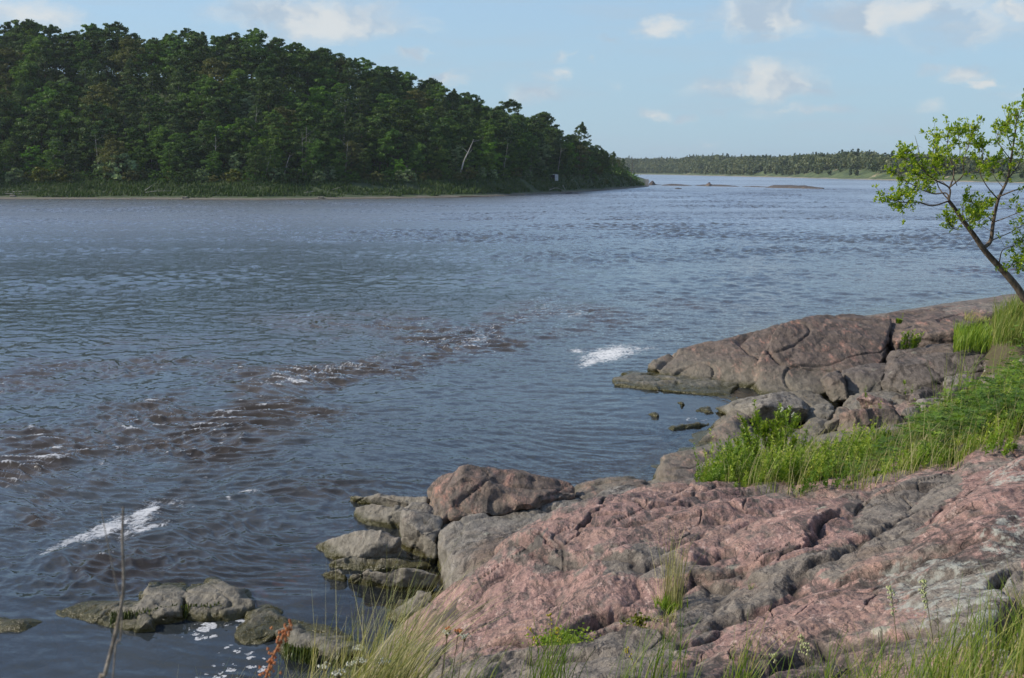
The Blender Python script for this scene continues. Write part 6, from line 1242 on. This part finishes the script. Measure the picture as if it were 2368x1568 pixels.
# ---------------------------------------------------------------- leaning tree at the right edge
TY = 19.5
def c7(u, v, dy=0): return P(1788.3 + u * .35388, 185 + v * .35388, TY + dy)
tb = c7(1740, 1545); tb.z -= .3
tree = empty('leaning_tree', tb)
def T(pts): return [c7(*p) - tb for p in pts]
b = MB()
tr_ = [Vector((0, 0, 0))] + T([(1700, 1490), (1640, 1425), (1590, 1350), (1510, 1255), (1430, 1170), (1370, 1100), (1312, 1015), (1240, 920), (1185, 840), (1148, 790)])
c_ = crom(tr_, 4); b.tube(c_, [.078 * (1 - .62 * i / (len(c_) - 1)) for i in range(len(c_))], 9)
link('trunk', b.mesh('trunk', M_BARK), tree)
BR = [  # (points, radius): main limbs traced, then their twigs
 ([(1370, 1100, 0), (1420, 1050, .1), (1437, 930, .2), (1470, 780, .3), (1530, 650, .3), (1552, 520, .4), (1580, 350, .4), (1590, 230, .4)], .050),
 ([(1148, 790, 0), (1040, 822, -.2), (950, 800, -.3), (860, 800, -.4), (800, 790, -.4), (735, 782, -.4)], .020),
 ([(1148, 790, 0), (1130, 740, .1), (1040, 742, .2), (930, 695, .3), (850, 650, .3), (765, 592, .3)], .020),
 ([(1148, 790, 0), (1150, 705, .1), (1050, 650, -.1), (980, 585, -.2), (905, 500, -.3), (845, 478, -.3)], .022),
 ([(1150, 710, .1), (1180, 600, .3), (1135, 450, .4), (1152, 330, .4)], .020), ([(1155, 700, .1), (1240, 620, .1), (1242, 540, 0), (1285, 400, 0), (1310, 322, 0)], .018),
 ([(1240, 920, 0), (1200, 975, -.3), (1160, 955, -.4), (1130, 890, -.5)], .010), ([(1150, 790, 0), (1080, 700, .5), (1060, 600, .6), (1045, 470, .6), (1060, 370, .6)], .016),
 ([(1510, 1255, 0), (1560, 1210, -.3), (1650, 1180, -.5), (1700, 1120, -.5)], .014), ([(1475, 1200, 0), (1500, 1110, -.3), (1590, 1080, -.4), (1680, 1020, -.4)], .014), ([(1437, 930, .2), (1380, 870, .0), (1330, 830, -.2), (1262, 768, -.3)], .012),
 ([(1260, 930, 0), (1300, 900, .3), (1340, 850, .4), (1420, 790, .5)], .014), ([(1300, 1000, 0), (1280, 960, -.3), (1290, 930, -.3), (1360, 880, -.5)], .010), ([(1470, 780, .3), (1400, 700, .1), (1350, 600, .1), (1370, 480, .1), (1360, 430, .1)], .016),
 ([(1530, 650, .3), (1600, 560, .5), (1660, 420, .6), (1670, 330, .6)], .018), ([(1480, 760, .3), (1580, 720, .1), (1700, 690, .0), (1780, 640, 0)], .018), ([(1552, 520, .4), (1490, 440, .2), (1460, 380, .2), (1500, 300, .2)], .012), ([(1437, 930, .2), (1520, 900, 0), (1620, 860, 0), (1720, 840, 0)], .014),
 ([(1560, 450, .4), (1530, 350, .2), (1545, 200, .2)], .010), ([(1585, 280, .4), (1620, 210, .4), (1640, 150, .4)], .010), ([(1200, 690, .1), (1160, 600, -.3), (1100, 540, -.4), (1080, 500, -.4)], .010), ([(1050, 650, -.1), (960, 640, -.3), (920, 600, -.4)], .009), ([(930, 695, .3), (900, 740, .2), (890, 745, .2)], .007),
 ([(1180, 600, .3), (1220, 480, .5), (1210, 370, .5), (1240, 330, .5)], .011), ([(1240, 620, .1), (1330, 590, -.1), (1400, 560, -.2)], .010), ([(1420, 1050, .1), (1540, 1000, .3), (1640, 950, .4), (1740, 940, .4)], .014), ([(1600, 1080, -.4), (1640, 1130, -.4), (1600, 1180, -.4)], .007), ([(1650, 1180, -.5), (1560, 1200, -.6), (1620, 1230, -.6)], .007),
 ([(1150, 705, .1), (1090, 660, .4), (1020, 700, .5), (990, 670, .5)], .009), ([(860, 800, -.4), (830, 770, -.4), (832, 740, -.4)], .006), ([(820, 795, -.4), (840, 820, -.4), (830, 830, -.4)], .005), ([(905, 500, -.3), (860, 520, -.3), (835, 500, -.3)], .006), ([(1670, 420, .6), (1700, 300, .6), (1690, 200, .6)], .010), ([(1700, 690, 0), (1750, 560, .1), (1740, 460, .1)], .010), ([(1437, 1000, .2), (1350, 940, .6), (1290, 860, .7)], .008), ([(1500, 700, .3), (1440, 620, .6), (1450, 520, .6)], .009)]
DEADT = [([(980, 585, -.2), (962, 500, -.2), (935, 400, -.2), (925, 362, -.2)], .006), ([(905, 500, -.2), (912, 440, -.2), (905, 400, -.2)], .004), ([(950, 480, -.2), (940, 430, -.2), (968, 440, -.2)], .003), ([(840, 478, -.3), (832, 435, -.3)], .003), ([(1148, 790, 0), (1050, 815, .3), (930, 790, .4)], .006), ([(1300, 1035, 0), (1270, 1080, -.2), (1240, 1110, -.2)], .003), ([(1240, 920, 0), (1238, 860, .2), (1242, 810, .2)], .014), ([(940, 690, .3), (945, 640, .3), (942, 580, .3)], .004)]
rg_ = np.random.default_rng(5); LV = []; LR = []; nb = MB()
def add_leaf(p, d, l):
    sd_ = np.cross(d, rg_.normal(size=3)); sd_ /= np.linalg.norm(sd_); w = sd_ * l * rg_.uniform(.24, .36); up_ = np.cross(sd_, d) * l * .16; m1 = p + d * l * .45
    LV.extend([p, m1 + w + up_, p + d * l, m1 - w + up_]); LR.extend([np.clip(rg_.beta(2.0, 1.7), 0, 1)] * 4)
def rosette(p, d, k, l):
    for _ in range(k):
        q = d + rg_.normal(size=3) * .75 + np.array([.25, 0, 0]); q /= np.linalg.norm(q); add_leaf(p + rg_.normal(size=3) * .018, q, l * rg_.uniform(.65, 1.2))
for i, (pts, r) in enumerate(BR):
    c_ = crom(T(pts), 5); L = len(c_); bb = MB(); bb.tube(c_, [.78 * r * (1 - .78 * j / (L - 1)) for j in range(L)], 6); tot = sum((c_[j + 1] - c_[j]).length for j in range(L - 1)); k = int(tot * (22 if i else 11)) + 5
    for _ in range(k):
        s = rg_.uniform(.30 if i else .45, 1) ** .8 * (L - 1); j = min(int(s), L - 2); p = np.array(c_[j].lerp(c_[j + 1], s - j)); t_ = np.array((c_[j + 1] - c_[j]).normalized())
        d = t_ * .6 + rg_.normal(size=3) * np.array([.8, .8, .6]) + np.array([.05, 0, .35]); d /= np.linalg.norm(d); l = rg_.uniform(.05, .30)
        bb.tube([Vector(p), Vector(p + d * l * .55 + rg_.normal(size=3) * .012), Vector(p + d * l)], [.0035, .0025, .0015], 4); rosette(p + d * l, d, rg_.integers(9, 15), .054)
        if rg_.uniform() < .5: rosette(p + d * l * .6, d, 3, .06)
    link('branch', bb.mesh('branch', M_BARK), tree)
    e = np.array(c_[-1]); rosette(e, np.array((c_[-1] - c_[-2]).normalized()), 14, .08); rosette(np.array(c_[-3]), np.array((c_[-1] - c_[-2]).normalized()), 8, .075)
bb = MB()
for pts, r in DEADT: c_ = crom(T(pts), 4); bb.tube(c_, [r * (1 - .6 * j / (len(c_) - 1)) for j in range(len(c_))], 5)
link('bare_twigs', bb.mesh('bare_twigs', M_DRIFT if False else M_BARK), tree)
v = np.array(LV); link('leaves', mesh_np('leaves', v, np.arange(len(v)).reshape(-1, 4), [M_OAK], False, {'rnd': LR}), tree)
tag(tree, 'leaning tree with bright green leaves at the right edge, over the water', 'tree')

# ---------------------------------------------------------------- air
m, n = material('haze'); n.new('ShaderNodeOutputMaterial', {1: n.new('ShaderNodeVolumePrincipled', {'Color': (.80, .90, 1.0, 1), 'Density': 0.00013, 'Anisotropy': 0.25}).outputs[0]})
b = MB(); box(b, -2300, 2300, -60, 9500, -4.2, 62); tag(link('haze', b.mesh('haze', m, False)), 'thin blue summer haze over the river', 'haze', kind='stuff')
